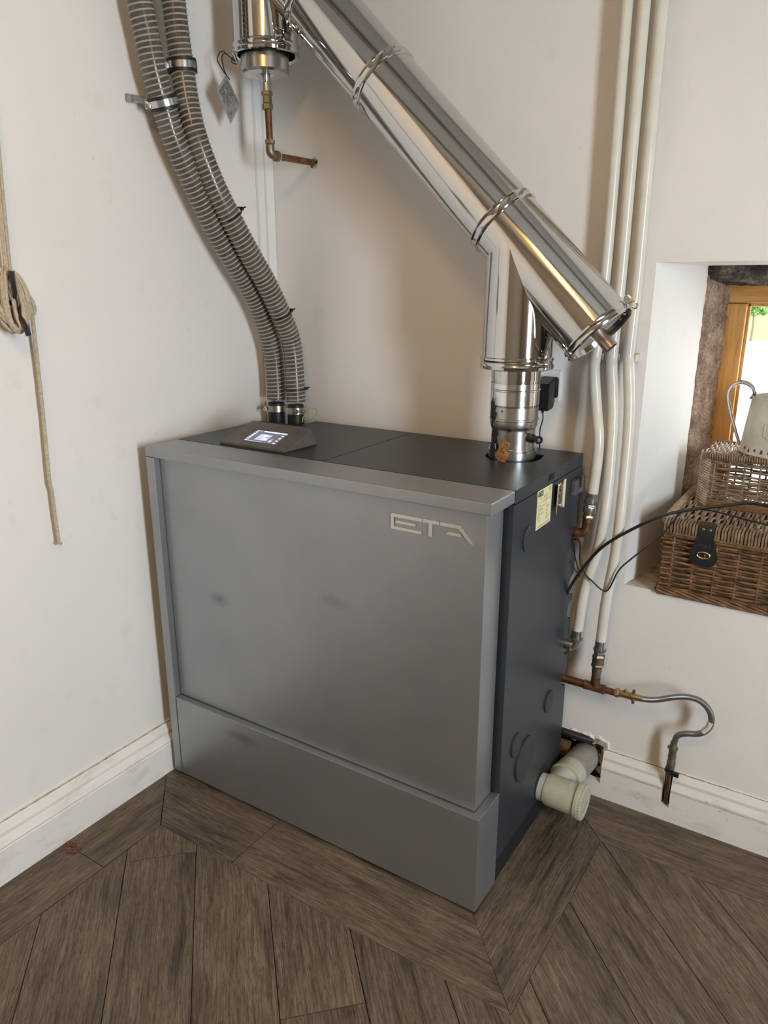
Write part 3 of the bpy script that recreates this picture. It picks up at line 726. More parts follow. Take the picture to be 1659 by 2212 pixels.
# inner appliance connector between boiler and tee
bm = BM(); lathe(bm, (FX, FYY, 1.205), (0, 0, 1), [(.0, .0615), (.040, .0615), (.0415, .0632), (.044, .0632), (.0455, .0612), (.066, .0612), (.070, .0625), (.13, .0625)], 64, cap=False); put('connector_sleeve', bm, 'flue_steel', flue)
bm = BM(); lathe(bm, (FX, FYY, 1.211), (0, 0, 1), [(0, .0622), (.034, .0624), (.0355, .0640), (.038, .0640), (.0395, .0622), (.054, .0622)], 64, cap=False); put('foil_wrap', bm, 'foil_tape', flue)
bm = BM(); lathe(bm, (FX, FYY, 1.085), (0, 0, 1), [(.0, .0570), (.008, .0570), (.0085, .0595), (.013, .0595), (.0135, .0565), (.060, .0565), (.066, .0585), (.072, .0612), (.084, .0612), (.086, .0632), (.089, .0632), (.091, .0615), (.125, .0615)], 64, cap=False); put('connector_pipe', bm, 'dull_steel', flue)
bm = BM(); lathe(bm, (FX, FYY, 1.030), (0, 0, 1), [(0, .0625), (.061, .0625), (.0625, .061), (.0625, .057), (.055, .056)], 64, cap=False); put('collar', bm, 'zinc', flue)
# soot and cement patches with their own shape
def patch(cx, cz, w_, h_, r, seed, mat, name, thick=.002):
    """irregular lump lying on the connector; cx is angle in radians about the pipe axis, cz height"""
    rnd = random.Random(seed); bm = BM(); n = 22; ctr = None; ring = []
    P = []
    for k in range(n):
        a = 2 * PI * k / n; f = rnd.uniform(.55, 1.1); P.append((cx + w_ * f * math.cos(a), cz + h_ * f * math.sin(a)))
    def on(a, z, rr): return (FX + rr * math.cos(a), FYY + rr * math.sin(a), z)
    rings = []
    for s, o in ((1., -.001), (.92, thick * .7), (.55, thick), (.2, thick * 1.2)):
        rings.append([bm.verts.new(on(cx + (a - cx) * s, cz + (z - cz) * s, r + o + (rnd.uniform(-.3, .3) * thick if o > 0 else 0))) for a, z in P])
    for a_, b_ in zip(rings, rings[1:]):
        for k in range(n): bm.faces.new((a_[k], a_[(k + 1) % n], b_[(k + 1) % n], b_[k]))
    bm.faces.new(rings[-1]); put(name, bm, mat, flue, 40)
aV = -1.172                                              # direction from the flue towards the viewer
patch(aV - .42, 1.078, .34, .030, .0627, 11, 'rust_cement', 'cement_smear', .0025)
patch(aV - .36, 1.108, .30, .022, .0572, 12, 'rust_cement', 'cement_smear', .003)
patch(aV - .95, 1.090, .25, .030, .0630, 13, 'soot', 'soot_streak', .0015)
patch(aV - .95, 1.130, .30, .045, .0572, 14, 'soot', 'soot_streak', .0015)
patch(aV - 1.05, 1.190, .28, .040, .0620, 15, 'soot', 'soot_streak', .0015)
patch(aV - .52, 1.197, .07, .005, .0620, 16, 'rust_cement', 'rust_spot', .0005)
# damper knob on the connector
bm = BM(); kd = Vector((math.cos(-.35), math.sin(-.35), 0)); k0 = Vector((FX, FYY, 1.128)) + kd * .054
lathe(bm, k0, kd, [(0, .010), (.004, .0115), (.016, .0115), (.018, .010)], 20); pd = kd
tube(bm, [k0 + kd * .012, k0 + kd * .036], .0085, 12, 3, smoothpath=False); lathe(bm, k0 + kd * .034, Vector((.3, -.9, .1)), [(-.005, .0105), (.005, .0105)], 20)
kn = put('damper_knob', bm, 'black_plastic', flue)
bm = BM(); lathe(bm, k0 + kd * .034, Vector((.3, -.9, .1)), [(.005, .0045), (.0062, .0045)], 14); put('rivet', bm, 'zinc', kn)
bm = BM(); a = aV - .16; lathe(bm, (FX + .0565 * math.cos(a), FYY + .0565 * math.sin(a), 1.152), (math.cos(a), math.sin(a), 0), [(0, .007), (.002, .007), (.003, .004)], 14); put('sensor_port', bm, 'black_plastic', flue)

# copper drain below the upper tee ------------------------------------------------
dr = thing('condensate_drain', 'copper condensate drain with brass fittings below the upper flue tee', 'pipe', (.163, -.2, 1.85))
cx, cy = .162, -.200
bm = BM(); lathe(bm, (TX - .005, FYY, 2.066), (0, 0, -1), [(-.002, .012), (.018, .0095), (.020, .0115), (.050, .0115)], 24); put('spigot', bm, 'dull_steel', dr)
bm = BM(); lathe(bm, (cx - .003, cy, 2.026), (0, 0, -1), [(0, .012), (.001, .0155), (.011, .0155), (.013, .0125), (.018, .0130), (.028, .0130), (.031, .0125), (.034, .0155), (.046, .0155), (.049, .012)], 6); put('compression_nut', bm, 'old_brass', dr, 20)
bm = BM(); tube(bm, [(cx - .002, cy, 1.985), (cx, cy, 1.885)], .0095, 20, 2, smoothpath=False); put('copper_tube', bm, 'copper', dr)
bm = BM(); lathe(bm, (cx, cy, 1.902), (0, 0, -1), [(0, .0105), (.001, .014), (.012, .014), (.014, .0115), (.020, .0125)], 8)
tube(bm, [(cx, cy, 1.886), (cx, cy, 1.872), (cx + .001, cy + .006, 1.864), (cx + .001, cy + .022, 1.861)], .0125, 16, 5)
lathe(bm, (cx + .001, cy + .018, 1.861), (0, 1, 0), [(0, .0125), (.001, .0150), (.014, .0150), (.015, .011)], 10); put('elbow', bm, 'old_brass', dr, 25)
bm = BM(); lathe(bm, (cx + .001, cy + .031, 1.861), (0, 1, 0), [(0, .0145), (.002, .0152), (.005, .0110)], 14); put('jointing_tape', bm, 'white_flake', dr)
bm = BM(); tube(bm, [(cx + .001, cy + .03, 1.861), (cx + .003, .012, 1.864)], .0095, 20, 2, smoothpath=False); put('copper_tube', bm, 'copper', dr)
bm = BM(); rnd = random.Random(3); ring = []
for k in range(16):
    a = 2 * PI * k / 16; r1 = .0095; r2 = .0095 + rnd.uniform(.003, .009)
    ring.append((bm.verts.new((cx + .003 + r1 * math.cos(a), -.003, 1.864 + r1 * math.sin(a))), bm.verts.new((cx + .003 + r2 * math.cos(a), -.0005, 1.864 + r2 * math.sin(a)))))
for k in range(16): bm.faces.new((ring[k][0], ring[k][1], ring[(k + 1) % 16][1], ring[(k + 1) % 16][0])).material_index = 0 if k % 5 else 1
put('broken_plaster', bm, ['plaster_broken', 'hole_brown'], dr, 0)

# paper tag on black wire -----------------------------------------------------------
tg = thing('paper_tag', 'grey printed paper tag hanging from black wire below the upper flue', 'tag', (.06, -.25, 1.945))
pt = [Vector((.062, -.259, 2.069)), Vector((.062, -.301, 2.019)), Vector((.058, -.246, 1.945)), Vector((.058, -.203, 2.003))]
bm = BM(); A = [bm.verts.new(p) for p in pt]; off = Vector((-.0006, 0, 0)); B = [bm.verts.new(p + off) for p in pt]
bm.faces.new(A); bm.faces.new(B[::-1])
for k in range(4): bm.faces.new((A[k], B[k], B[(k + 1) % 4], A[(k + 1) % 4]))
card = put('card', bm, 'paper_tag', tg, 0)
bm = BM(); rnd = random.Random(21)
def TP(u, v): return pt[0].lerp(pt[1], u).lerp(pt[3].lerp(pt[2], u), v) + Vector((.0009, 0, 0))
for k in range(22):
    u = .09 + .037 * k; v = .08
    while v < .9:
        L = rnd.uniform(.05, .16)
        if rnd.random() < (.82 if v < .55 else .45): quad(bm, TP(u, v), TP(u + .014, v), TP(u + .014, min(v + L, .92)), TP(u, min(v + L, .92)))
        v += L + .02
put('print', bm, 'ink', card, 0)
bm = BM(); a0 = Vector((.062, -.257, 2.066)); r0 = Vector((.083, -.243, 2.104))
tube(bm, [r0, r0 + Vector((-.006, -.012, .006)), (.066, -.275, 2.122), (.060, -.288, 2.100), (.061, -.272, 2.078), a0, (.063, -.246, 2.058)], .0015, 6, 6)
tube(bm, [r0 + Vector((0, 0, -.004)), (.068, -.262, 2.118), (.062, -.272, 2.108), (.060, -.264, 2.080), a0], .0015, 6, 6)
tube(bm, [r0 + Vector((.002, .004, -.010)), r0 + Vector((-.008, -.004, -.004)), r0 + Vector((-.004, .002, .010)), r0 + Vector((.004, .01, -.002))], .0014, 6, 6); put('wire', bm, 'cable_black', tg)

# ================================================================== SUCTION HOSES
h1 = [(.055, -.097, 1.06), (.055, -.097, 1.109), (.055, -.094, 1.198), (.055, -.106, 1.312), (.055, -.153, 1.425), (.055, -.211, 1.509), (.055, -.278, 1.588), (.055, -.347, 1.681), (.055, -.406, 1.775), (.055, -.462, 1.874), (.055, -.490, 1.950), (.055, -.515, 2.028), (.055, -.529, 2.104), (.055, -.543, 2.176), (.055, -.556, 2.35), (.055, -.56, 2.95)]
h2 = [(.138, -.097, 1.06), (.138, -.097, 1.108), (.138, -.094, 1.158), (.135, -.101, 1.315), (.132, -.139, 1.404), (.127, -.203, 1.509), (.120, -.259, 1.587), (.110, -.320, 1.681), (.100, -.374, 1.774), (.085, -.411, 1.879), (.070, -.419, 1.96), (.060, -.421, 2.047), (.058, -.428, 2.127), (.058, -.434, 2.204), (.058, -.445, 2.37), (.058, -.45, 2.95)]
def hose(pts, label, grp):
    h = thing('suction_hose', label, 'hose', (pts[0][0], pts[0][1], 1.07), grp)
    path = resample(catmull(pts[1:], 24), .0034); path = path[8:]
    F = frames(path); HR = .0308; PITCH = .0131
    bm = BM(); tube(bm, [p for p in path[::3]], HR, 24, 1, smoothpath=False); put('hose_wall', bm, 'hose_wall', h, 80)
    # spiral rib
    fine = []; L = 0.; last = path[0]; acc = [0.]
    for a, b in zip(path, path[1:]): acc.append(acc[-1] + (b - a).length)
    total = acc[-1]; nst = int(total / PITCH * 22); i = 0; prev = None; bm = BM(); rings = []
    for s in range(nst + 1):
        d = total * s / nst
        while i < len(acc) - 2 and acc[i + 1] < d: i += 1
        f = (d - acc[i]) / (acc[i + 1] - acc[i]); p = path[i].lerp(path[i + 1], f); t, u, v = F[i]
        a = 2 * PI * d / PITCH; rad = u * math.cos(a) + v * math.sin(a)
        c = p + rad * HR
        rings.append([bm.verts.new(c + rad * x + t * y) for x, y in ((-.001, -.0025), (.0017, -.0017), (.0026, 0), (.0017, .0017), (-.001, .0025))])
    for a, b in zip(rings, rings[1:]):
        for k in range(4): bm.faces.new((a[k], a[k + 1], b[k + 1], b[k]))
    rb = put('spiral_rib', bm, 'hose_rib', h, 80)
    # connector and hose clamp
    x, y = pts[1][0], pts[1][1]
    bm = BM(); lathe(bm, (x, y, 1.035), (0, 0, 1), [(0, .0275), (.058, .0275), (.060, .0265), (.09, .0265)], 32); put('hose_socket', bm, 'black_rubber', h)
    return h
hA = hose(h1, 'grey ribbed suction hose nearer the left wall, clamped to it higher up', 'suction hoses')
hB = hose(h2, 'grey ribbed suction hose beside the corner, with black cable ties', 'suction hoses')
def hose_clamp(h, x, y, ang):
    bm = BM(); lathe(bm, (x, y, 1.098), (0, 0, 1), [(0, .033), (0, .0350), (.020, .0350), (.020, .033)], 40); cl = put('hose_clamp', bm, 'nickel', h)
    c, s = math.cos(ang), math.sin(ang); d = Vector((c, s, 0)); tn = Vector((-s, c, 0)); o = Vector((x, y, 1.108)) + d * .040
    bm = BM()
    for k in (-1, 1): lathe(bm, o + tn * .009 * k - tn * .002, tn, [(0, .0065), (.004, .0065)], 12)
    tube(bm, [o - tn * .016, o + tn * .018], .0028, 8, 2, smoothpath=False); lathe(bm, o - tn * .018, -tn, [(0, .0055), (.004, .0055)], 6)
    put('clamp_bolt', bm, 'old_brass', cl)
hose_clamp(hA, .055, -.097, -2.25); hose_clamp(hB, .138, -.097, -.55)
def pipe_bracket(p, tang, wall_end, label):
    t = thing('hose_bracket', label, 'bracket', p, 'rubber lined hose brackets'); p = Vector(p); d = Vector(tang).normalized()
    bm = BM(); lathe(bm, p - d * .013, d, [(-.003, .0325), (-.003, .0390), (.029, .0390), (.029, .0325)], 40, cap=False); put('rubber_lining', bm, 'black_rubber', t)
    bm = BM(); lathe(bm, p - d * .008, d, [(0, .0365), (0, .0402), (.016, .0402), (.016, .0365)], 40, cap=False); put('metal_band', bm, 'zinc', t)
    vd = Vector((1.66, -1.55, -.4)).normalized(); side_ = vd.cross(d).normalized()
    o = p + side_ * .040 * (1 if side_.y < 0 else -1) + vd * .008
    bm = BM(); box(bm, o.x - .006, o.x + .006, o.y - .006, o.y + .006, o.z - .009, o.z + .009, .002); lathe(bm, o, vd, [(0, .0075), (.012, .0075), (.013, .005)], 10); put('bracket_screw', bm, 'zinc', t)
    if wall_end:
        q = Vector(wall_end); bm = BM(); tube(bm, [p + (q - p).normalized() * .036, p.lerp(q, .8)], .005, 10, 2, smoothpath=False); put('stud', bm, 'zinc', t)
        n = (q - p).normalized(); bm = BM(); lathe(bm, p.lerp(q, .55), n, [(0, .008), ((q - p).length * .45, .011)], 16); put('clear_plug', bm, 'clear_plastic', t)
pipe_bracket((.055, -.490, 1.958), (0, -.33, 1), (XL, -.545, 1.968), 'zinc hose bracket on the hose nearer the wall with clear wall plug')
pipe_bracket((.059, -.421, 2.056), (0, -.08, 1), None, 'zinc hose bracket on the hose nearer the flue, higher of the two')
def cable_tie(pA, pB, zoff, label, two=True):
    t = thing('cable_tie', label, 'cable tie', pB, 'black cable ties on the hoses'); a, b = Vector(pA), Vector(pB)
    bm = BM(); n = 40; r = .0345; ax = (b - a); up = Vector(zoff).normalized()
    e1 = ax.normalized() if two else Vector((1, 0, 0)); e1 = (e1 - up * e1.dot(up)).normalized(); e2 = up.cross(e1)
    pts_ = []
    for k in range(n):
        th = 2 * PI * k / n; c = (b if math.cos(th) >= 0 else a) if two else b
        pts_.append(c + e1 * math.cos(th) * r + e2 * math.sin(th) * r)
    F = pts_ + [pts_[0]]
    for p, q in zip(F, F[1:]):
        dd = (q - p); nn = dd.cross(up).normalized() * .0012; w_ = up * .0024
        quad(bm, p - w_ + nn, q - w_ + nn, q + w_ + nn, p + w_ + nn); quad(bm, p - w_ - nn, q - w_ - nn, q + w_ - nn, p + w_ - nn)
        quad(bm, p + w_ + nn, q + w_ + nn, q + w_ - nn, p + w_ - nn); quad(bm, p - w_ + nn, q - w_ + nn, q - w_ - nn, p - w_ - nn)
    put('strap', bm, 'black_plastic', t)
    hd = b + e1 * r * .72 + e2 * r * .72 * (1 if e2.y > 0 else -1)
    bm = BM(); box(bm, hd.x - .0045, hd.x + .0045, hd.y - .0045, hd.y + .0045, hd.z - .004, hd.z + .006, .001); tube(bm, [hd, hd + Vector((.012, .004, .006))], .002, 6, 2, smoothpath=False); put('head', bm, 'black_plastic', t)
cable_tie((.055, -.352, 1.690), (.110, -.322, 1.695), (0, -.6, .8), 'black cable tie highest on the grey hoses', False)
cable_tie((.055, -.150, 1.415), (.131, -.145, 1.415), (0, -.45, .9), 'black cable tie at the bend of the grey hoses', False)
cable_tie((.055, -.095, 1.176), (.138, -.095, 1.176), (0, 0, 1), 'black cable tie lowest on the grey hoses', False)
bm = BM(); tube(bm, [(.167, -.100, 1.070), (.170, -.097, 1.090), (.186, -.085, 1.112), (.205, -.075, 1.114), (.206, -.075, 1.098), (.194, -.085, 1.080), (.178, -.088, 1.074), (.165, -.095, 1.082)], .0017, 8, 6)
tag(put('earth_wire', bm, 'earth_green'), 'thin green and yellow earth wire loop beside the hose clamp', 'wire')

# ================================================================== WHITE-COATED HEATING PIPES
pp = [
 [(1.108, -.035, 2.95), (1.110, -.035, 2.13), (1.112, -.035, 1.758), (1.111, -.035, 1.531), (1.105, -.035, 1.345), (1.107, -.049, 1.293), (1.127, -.064, 1.186), (1.141, -.078, 1.130), (1.144, -.080, 1.071), (1.139, -.080, .967)],
 [(1.149, -.035, 2.95), (1.150, -.035, 2.13), (1.151, -.035, 1.755), (1.151, -.035, 1.53), (1.147, -.035, 1.345), (1.151, -.044, 1.295), (1.167, -.053, 1.188), (1.174, -.062, 1.072), (1.176, -.071, .970), (1.174, -.080, .885), (1.163, -.080, .800), (1.139, -.080, .691), (1.129, -.080, .560)],
 [(1.190, -.035, 2.95), (1.190, -.035, 2.12), (1.191, -.035, 1.753), (1.192, -.035, 1.53), (1.188, -.035, 1.345), (1.194, -.044, 1.298), (1.206, -.053, 1.214), (1.213, -.062, 1.131), (1.216, -.071, .996), (1.217, -.080, .893), (1.212, -.080, .783), (1.201, -.080, .667), (1.197, -.080, .545)]]
labs = ['cream coated heating pipe nearest the flue, ending at a copper elbow', 'middle cream coated heating pipe, ending at a nickel elbow on the boiler', 'cream coated heating pipe nearest the window, ending at a copper tee']
pipes = []
for pts_, lb in zip(pp, labs):
    t = thing('heating_pipe', lb, 'pipe', pts_[-1], 'cream heating pipes'); bm = BM(); tube(bm, pts_, .0143, 20, 8); put('coated_tube', bm, 'cream_coating', t); pipes.append(t)
for x in (1.105, 1.147, 1.188):
    pass
for i, (x, lb) in enumerate(((1.105, 'cream pipe clip on the pipe nearest the flue'), (1.147, 'cream pipe clip on the middle heating pipe'), (1.188, 'cream pipe clip on the pipe nearest the window'))):
    t = thing('pipe_clip', lb, 'clip', (x, 0, 1.325), 'cream pipe clips')
    bm = BM(); box(bm, x - .018, x + .0205, -.012, 0, 1.316, 1.334, .002); put('clip_base', bm, 'cream_clip', t)
    bm = BM(); box(bm, x + .0150, x + .0205, -.036, -.010, 1.316, 1.334, .002); put('clip_arm', bm, 'cream_clip', t)
    bm = BM(); box(bm, x - .020, x - .0150, -.036, -.010, 1.316, 1.334, .002); put('clip_arm', bm, 'cream_clip', t)
def stack(parent, p, d, specs):
    """press fittings in a row: (name, length, profile radii list, segs, material)"""
    p = Vector(p); d = Vector(d).normalized()
    for (name, L, rr, sg, mat) in specs:
        prof_ = [(L * i / (len(rr) - 1), r) for i, r in enumerate(rr)]
        bm = BM(); lathe(bm, p, d, prof_, sg); put(name, bm, mat, parent, 25 if sg > 8 else 10); p = p + d * L
    return p
d1 = Vector((-.10, 0, -1))
q = stack(pipes[0], (1.139, -.080, .970), d1, [('press_sleeve', .024, [.0155, .0158, .0148, .0158, .0158], 24, 'zinc'), ('press_ring', .007, [.0170, .0182, .0170], 20, 'teal_ring'), ('hexagon_nut', .008, [.0155, .0160, .0155], 6, 'nickel'), ('union_body', .018, [.0165, .0170, .0170, .0160], 24, 'nickel'), ('union_neck', .006, [.0130, .0135], 16, 'old_brass'), ('union_nut', .012, [.0150, .0170, .0170, .0150], 6, 'brass')])
bm = BM(); e_ = q
tube(bm, [e_ + Vector((.001, 0, .004)), e_ + Vector((-.001, 0, -.018)), e_ + Vector((-.003, 0, -.032)), e_ + Vector((-.012, 0, -.042)), e_ + Vector((-.030, 0, -.044)), e_ + Vector((-.052, .0, -.044))], lambda s: .0128 if .15 < s < .75 else .0138, 16, 5); put('copper_elbow', bm, 'copper', pipes[0])
bm = BM(); lathe(bm, e_ + Vector((-.052, 0, -.044)), (1, 0, 0), [(0, .0165), (.010, .0165), (.012, .0140)], 18); put('end_collar', bm, 'old_brass', pipes[0])
q = stack(pipes[1], (1.129, -.080, .564), (-.05, 0, -1), [('press_sleeve', .022, [.0155, .0158, .0146, .0158, .0158], 24, 'zinc'), ('press_ring', .007, [.0168, .0178, .0168], 20, 'teal_ring'), ('hexagon_nut', .008, [.0135, .0138, .0125], 24, 'nickel')])
bm = BM(); tube(bm, [q + Vector((0, 0, .005)), q + Vector((-.001, 0, -.006)), q + Vector((-.006, 0, -.014)), q + Vector((-.018, 0, -.015))], .0118, 16, 5)
lathe(bm, q + Vector((-.012, 0, -.015)), (-1, 0, 0), [(0, .0150), (.024, .0150), (.026, .013), (.045, .013)], 24); put('nickel_elbow', bm, 'nickel', pipes[1])
q = stack(pipes[2], (1.197, -.080, .549), (-.04, 0, -1), [('press_sleeve', .024, [.0155, .0158, .0146, .0158, .0158], 24, 'zinc'), ('press_ring', .008, [.0168, .0178, .0168], 20, 'teal_ring'), ('hexagon_nut', .012, [.0148, .0152, .0140], 6, 'nickel'), ('union_nut', .010, [.0165, .0185, .0175], 6, 'old_brass'), ('union_body', .018, [.0165, .0165], 20, 'old_brass'), ('union_nut', .011, [.0175, .0190, .0165], 6, 'old_brass'), ('union_neck', .034, [.0130, .0140, .0130, .0125], 14, 'old_brass')])
bm = BM(); tz = .401
lathe(bm, (1.075, -.080, tz - .001), (1, 0, 0), [(0, .0118), (.085, .0118), (.086, .0138), (.092, .0138), (.093, .0132), (.138, .0132), (.139, .0138), (.146, .0138), (.147, .0095), (.182, .0095)], 24)
tube(bm, [(1.1925, -.080, tz), (1.1925, -.080, tz + .030)], .0132, 18, 2, smoothpath=False); put('copper_tee', bm, 'copper', pipes[2])
# braided filling hose ---------------------------------------------------------------
fh = thing('filling_hose', 'braided steel filling hose looping from copper tee to skirting', 'hose', (1.415, -.045, .10))
bm = BM(); lathe(bm, (1.250, -.080, .402), (1, 0, .03), [(0, .0130), (.008, .0135), (.012, .0125)], 6); lathe(bm, (1.262, -.080, .4025), (1, 0, .03), [(0, .0100), (.032, .0105), (.034, .0125), (.042, .0125), (.044, .0095), (.064, .0085)], 18)
lathe(bm, (1.277, -.080, .412), (0, 0, 1), [(0, .005), (.006, .005), (.007, .003)], 12); box(bm, 1.297, 1.305, -.084, -.076, .382, .426, .002); put('isolating_valve', bm, 'brass', fh)
br_ = [(1.322, -.080, .404), (1.345, -.079, .408), (1.370, -.077, .416), (1.403, -.075, .432), (1.439, -.072, .443), (1.470, -.069, .440), (1.494, -.066, .419), (1.504, -.064, .389), (1.497, -.061, .357), (1.476, -.058, .335), (1.443, -.055, .322), (1.423, -.053, .306), (1.416, -.050, .275)]
bm = BM(); tube(bm, br_, .0082, 14, 8); put('braided_tube', bm, 'steel_braid', fh)
bm = BM(); tube(bm, [(1.5030, -.0660, .386), (1.4985, -.0640, .366), (1.487, -.0625, .348)], .0080, 12, 6); put('hose_label', bm, 'tail_cream', fh)
bm = BM(); lathe(bm, (1.416, -.050, .283), (-.01, .03, -1), [(0, .0085), (.012, .0095), (.016, .0115), (.026, .0115), (.028, .0105), (.040, .0105), (.052, .0115), (.054, .0095), (.066, .0120), (.076, .0120), (.080, .009), (.10, .009)], 16); box(bm, 1.401, 1.429, -.054, -.044, .260, .266, .0015); put('stop_valve', bm, 'old_brass', fh)
bm = BM(); box(bm, 1.401, 1.424, -.058, -.034, .186, .196, .002); box(bm, 1.418, 1.440, -.056, -.046, .176, .190, .002); put('valve_lever', bm, 'black_plastic', fh)
bm = BM(); tube(bm, [(1.4125, -.043, .190), (1.4110, -.030, .140), (1.4090, -.012, .056)], .0064, 14, 4); put('copper_tube', bm, 'copper', fh)

# ================================================================== AIR INTAKE PIPE LOW DOWN
ap = thing('air_pipe', 'off-white plastic branch pipe with capped end between boiler and skirting', 'pipe', (1.16, -.2, .05))
az = .112; ay = -.212
bm = BM(); lathe(bm, (1.070, ay, az), (1, 0, 0), [(0, .0400), (.045, .0400), (.055, .0440), (.125, .0455)], 48); body = put('branch_body', bm, 'waste_white', ap)
bm = BM(); lathe(bm, (1.118, ay, az), (1, 0, -.02), [(0, .0430), (.012, .0458), (.092, .0470)], 48); put('branch_socket', bm, 'waste_plastic', ap)
bm = BM(); lathe(bm, (1.207, ay, az), (1, 0, -.02), [(0, .0470), (.002, .0515), (.012, .0515), (.014, .0490)], 48); put('socket_ring', bm, 'waste_plastic', ap)
bm = BM(); prof_ = []; n = 72; rings = []
for s, r, kn_ in ((.010, .0480, 0), (.012, .0500, 1), (.022, .0500, 1), (.024, .0480, 0), (.0245, .038, 0), (.0225, .036, 0)):
    rings.append([bm.verts.new((1.207 + s, ay + (r + (.0014 if kn_ and k % 2 else 0)) * math.cos(2 * PI * k / n), az + (r + (.0014 if kn_ and k % 2 else 0)) * math.sin(2 * PI * k / n) - .002)) for k in range(n)])
for a, b in zip(rings, rings[1:]):
    for k in range(n): bm.faces.new((a[k], a[(k + 1) % n], b[(k + 1) % n], b[k]))
bm.faces.new(rings[-1])
box(bm, 1.2290, 1.2325, ay - .034, ay + .034, az - .006, az + .003, .0015); put('end_cap', bm, 'waste_plastic', ap, 25)
bd = Vector((.10, 1, -.02)); b0 = Vector((1.138, ay, az))
bm = BM(); lathe(bm, b0, bd, [(.0, .0400), (.085, .0400)], 40, cap=False); put('branch_arm', bm, 'waste_white', ap)
bm = BM(); lathe(bm, b0, bd, [(.070, .0400), (.072, .0470), (.078, .0490), (.084, .0475), (.088, .0460), (.122, .0455), (.124, .0430)], 40, cap=False); put('branch_collar', bm, 'waste_plastic', ap)
bm = BM(); lathe(bm, b0, bd, [(.085, .0435), (.36, .0435)], 40, cap=False); put('wall_pipe', bm, 'waste_grey', ap)
# broken plaster around the hole, board behind
bm = BM(); rnd = random.Random(31); n = 40; ring = []
for k in range(n):
    s = k / (n - 1)
    if s < .55: p = (AX0 + (AX1 - AX0) * s / .55, AZ1)
    else: p = (AX1, AZ1 - (AZ1 - AZ0) * (s - .55) / .45 * .9)
    o1 = rnd.uniform(-.006, .012); o2 = .016 + rnd.uniform(0, .012)
    nx_, nz_ = (0, 1) if s < .5 else ((1, 0) if s > .6 else (.7, .7))
    ring.append([bm.verts.new((p[0] - nx_ * (.012 + o1), rnd.uniform(.0, .02), p[1] - nz_ * (.012 + o1))), bm.verts.new((p[0] - nx_ * o1 * .3, -.008 - rnd.uniform(0, .004), p[1] - nz_ * o1 * .3)), bm.verts.new((p[0] + nx_ * o2 * .6, -.004, p[1] + nz_ * o2 * .6)), bm.verts.new((p[0] + nx_ * o2, .001, p[1] + nz_ * o2))])
for a, b in zip(ring, ring[1:]):
    for k in range(3): bm.faces.new((a[k], a[k + 1], b[k + 1], b[k])).material_index = 0 if k < 2 else 1
put('broken_edge', bm, ['plaster_broken', 'plaster'], wall_back, 0)
bm = BM(); tube(bm, [(1.03, -.020, .186), (1.12, -.016, .182), (1.205, .01, .166)], .012, 12, 4); tag(put('black_conduit', bm, 'black_rubber'), 'black conduit running along the broken plaster above the air pipe', 'conduit')
bm = BM(); box(bm, 1.04, 1.115, -.022, -.004, .105, .150, .003); rough(bm, .0015, 5); tag(put('wood_offcut', bm, 'rotten_wood'), 'brown broken end of skirting behind the boiler', 'board')

# ================================================================== SOCKET AND POWER ADAPTOR
so = thing('wall_socket', 'white wall socket plate behind the flue', 'socket', (.96, 0, 1.236))
bm = BM(); box(bm, .905, 1.004, -.011, 0, 1.193, 1.279, .003); put('faceplate', bm, 'socket_white', so)
ad = thing('power_adaptor', 'black plug-in power adaptor in the wall socket', 'adaptor', (.975, -.05, 1.18))
bm = BM(); box(bm, .952, 1.002, -.024, -.0115, 1.205, 1.262, .006); put('plug_base', bm, 'black_plastic', ad)
bm = BM(); prism(bm, [(-.022, 1.262), (-.074, 1.248), (-.078, 1.180), (-.070, 1.174), (-.030, 1.178), (-.022, 1.200)], 'x', .955, .996); bmesh.ops.bevel(bm, geom=list(bm.edges), offset=.003, segments=2, affect='EDGES'); put('adaptor_body', bm, 'black_plastic', ad)
bm = BM(); lathe(bm, (.975, -.055, 1.178), (0, 0, -1), [(0, .0045), (.012, .003)], 12); put('strain_relief', bm, 'black_plastic', ad)
bm = BM(); tube(bm, [(.975, -.055, 1.170), (.977, -.055, 1.150), (.970, -.053, 1.120), (.971, -.052, 1.09), (.973, -.050, 1.03)], .0017, 8, 5); put('flex', bm, 'cable_black', ad)

# ================================================================== LOOSE CABLES
bm = BM(); tube(bm, [(1.080, -.110, .650), (1.100, -.108, .682), (1.110, -.103, .709), (1.143, -.100, .772), (1.187, -.100, .834), (1.249, -.095, .887), (1.315, -.080, .931), (1.368, -.053, .950), (1.453, -.026, .970), (1.506, -.012, .982), (1.560, -.02, .985), (1.66, -.02, .975)], .0042, 10, 8)
tag(put('power_cable', bm, 'cable_black'), 'thick black cable rising from the boiler across the wicker hamper', 'cable')
bm = BM(); tube(bm, [(1.105, -.102, .838), (1.118, -.104, .840), (1.123, -.100, .822), (1.126, -.100, .777), (1.143, -.103, .747), (1.163, -.102, .729), (1.205, -.101, .708), (1.231, -.098, .771), (1.260, -.088, .809), (1.321, -.060, .876), (1.366, -.042, .946), (1.42, -.030, .955), (1.50, -.022, .944), (1.60, -.022, .932)], .0022, 8, 8)
tag(put('sensor_cable', bm, 'cable_black'), 'thin black cable dropping from the copper elbow and looping to the hamper', 'cable')
bm = BM(); tube(bm, [(1.098, -.100, .838), (1.106, -.102, .824), (1.112, -.102, .788), (1.129, -.104, .742), (1.127, -.104, .738), (1.113, -.102, .754), (1.100, -.100, .772), (1.094, -.098, .800)], .0018, 8, 8)
tag(put('sensor_cable', bm, 'cable_black'), 'short thin black cable loop hanging below the copper elbow', 'cable')

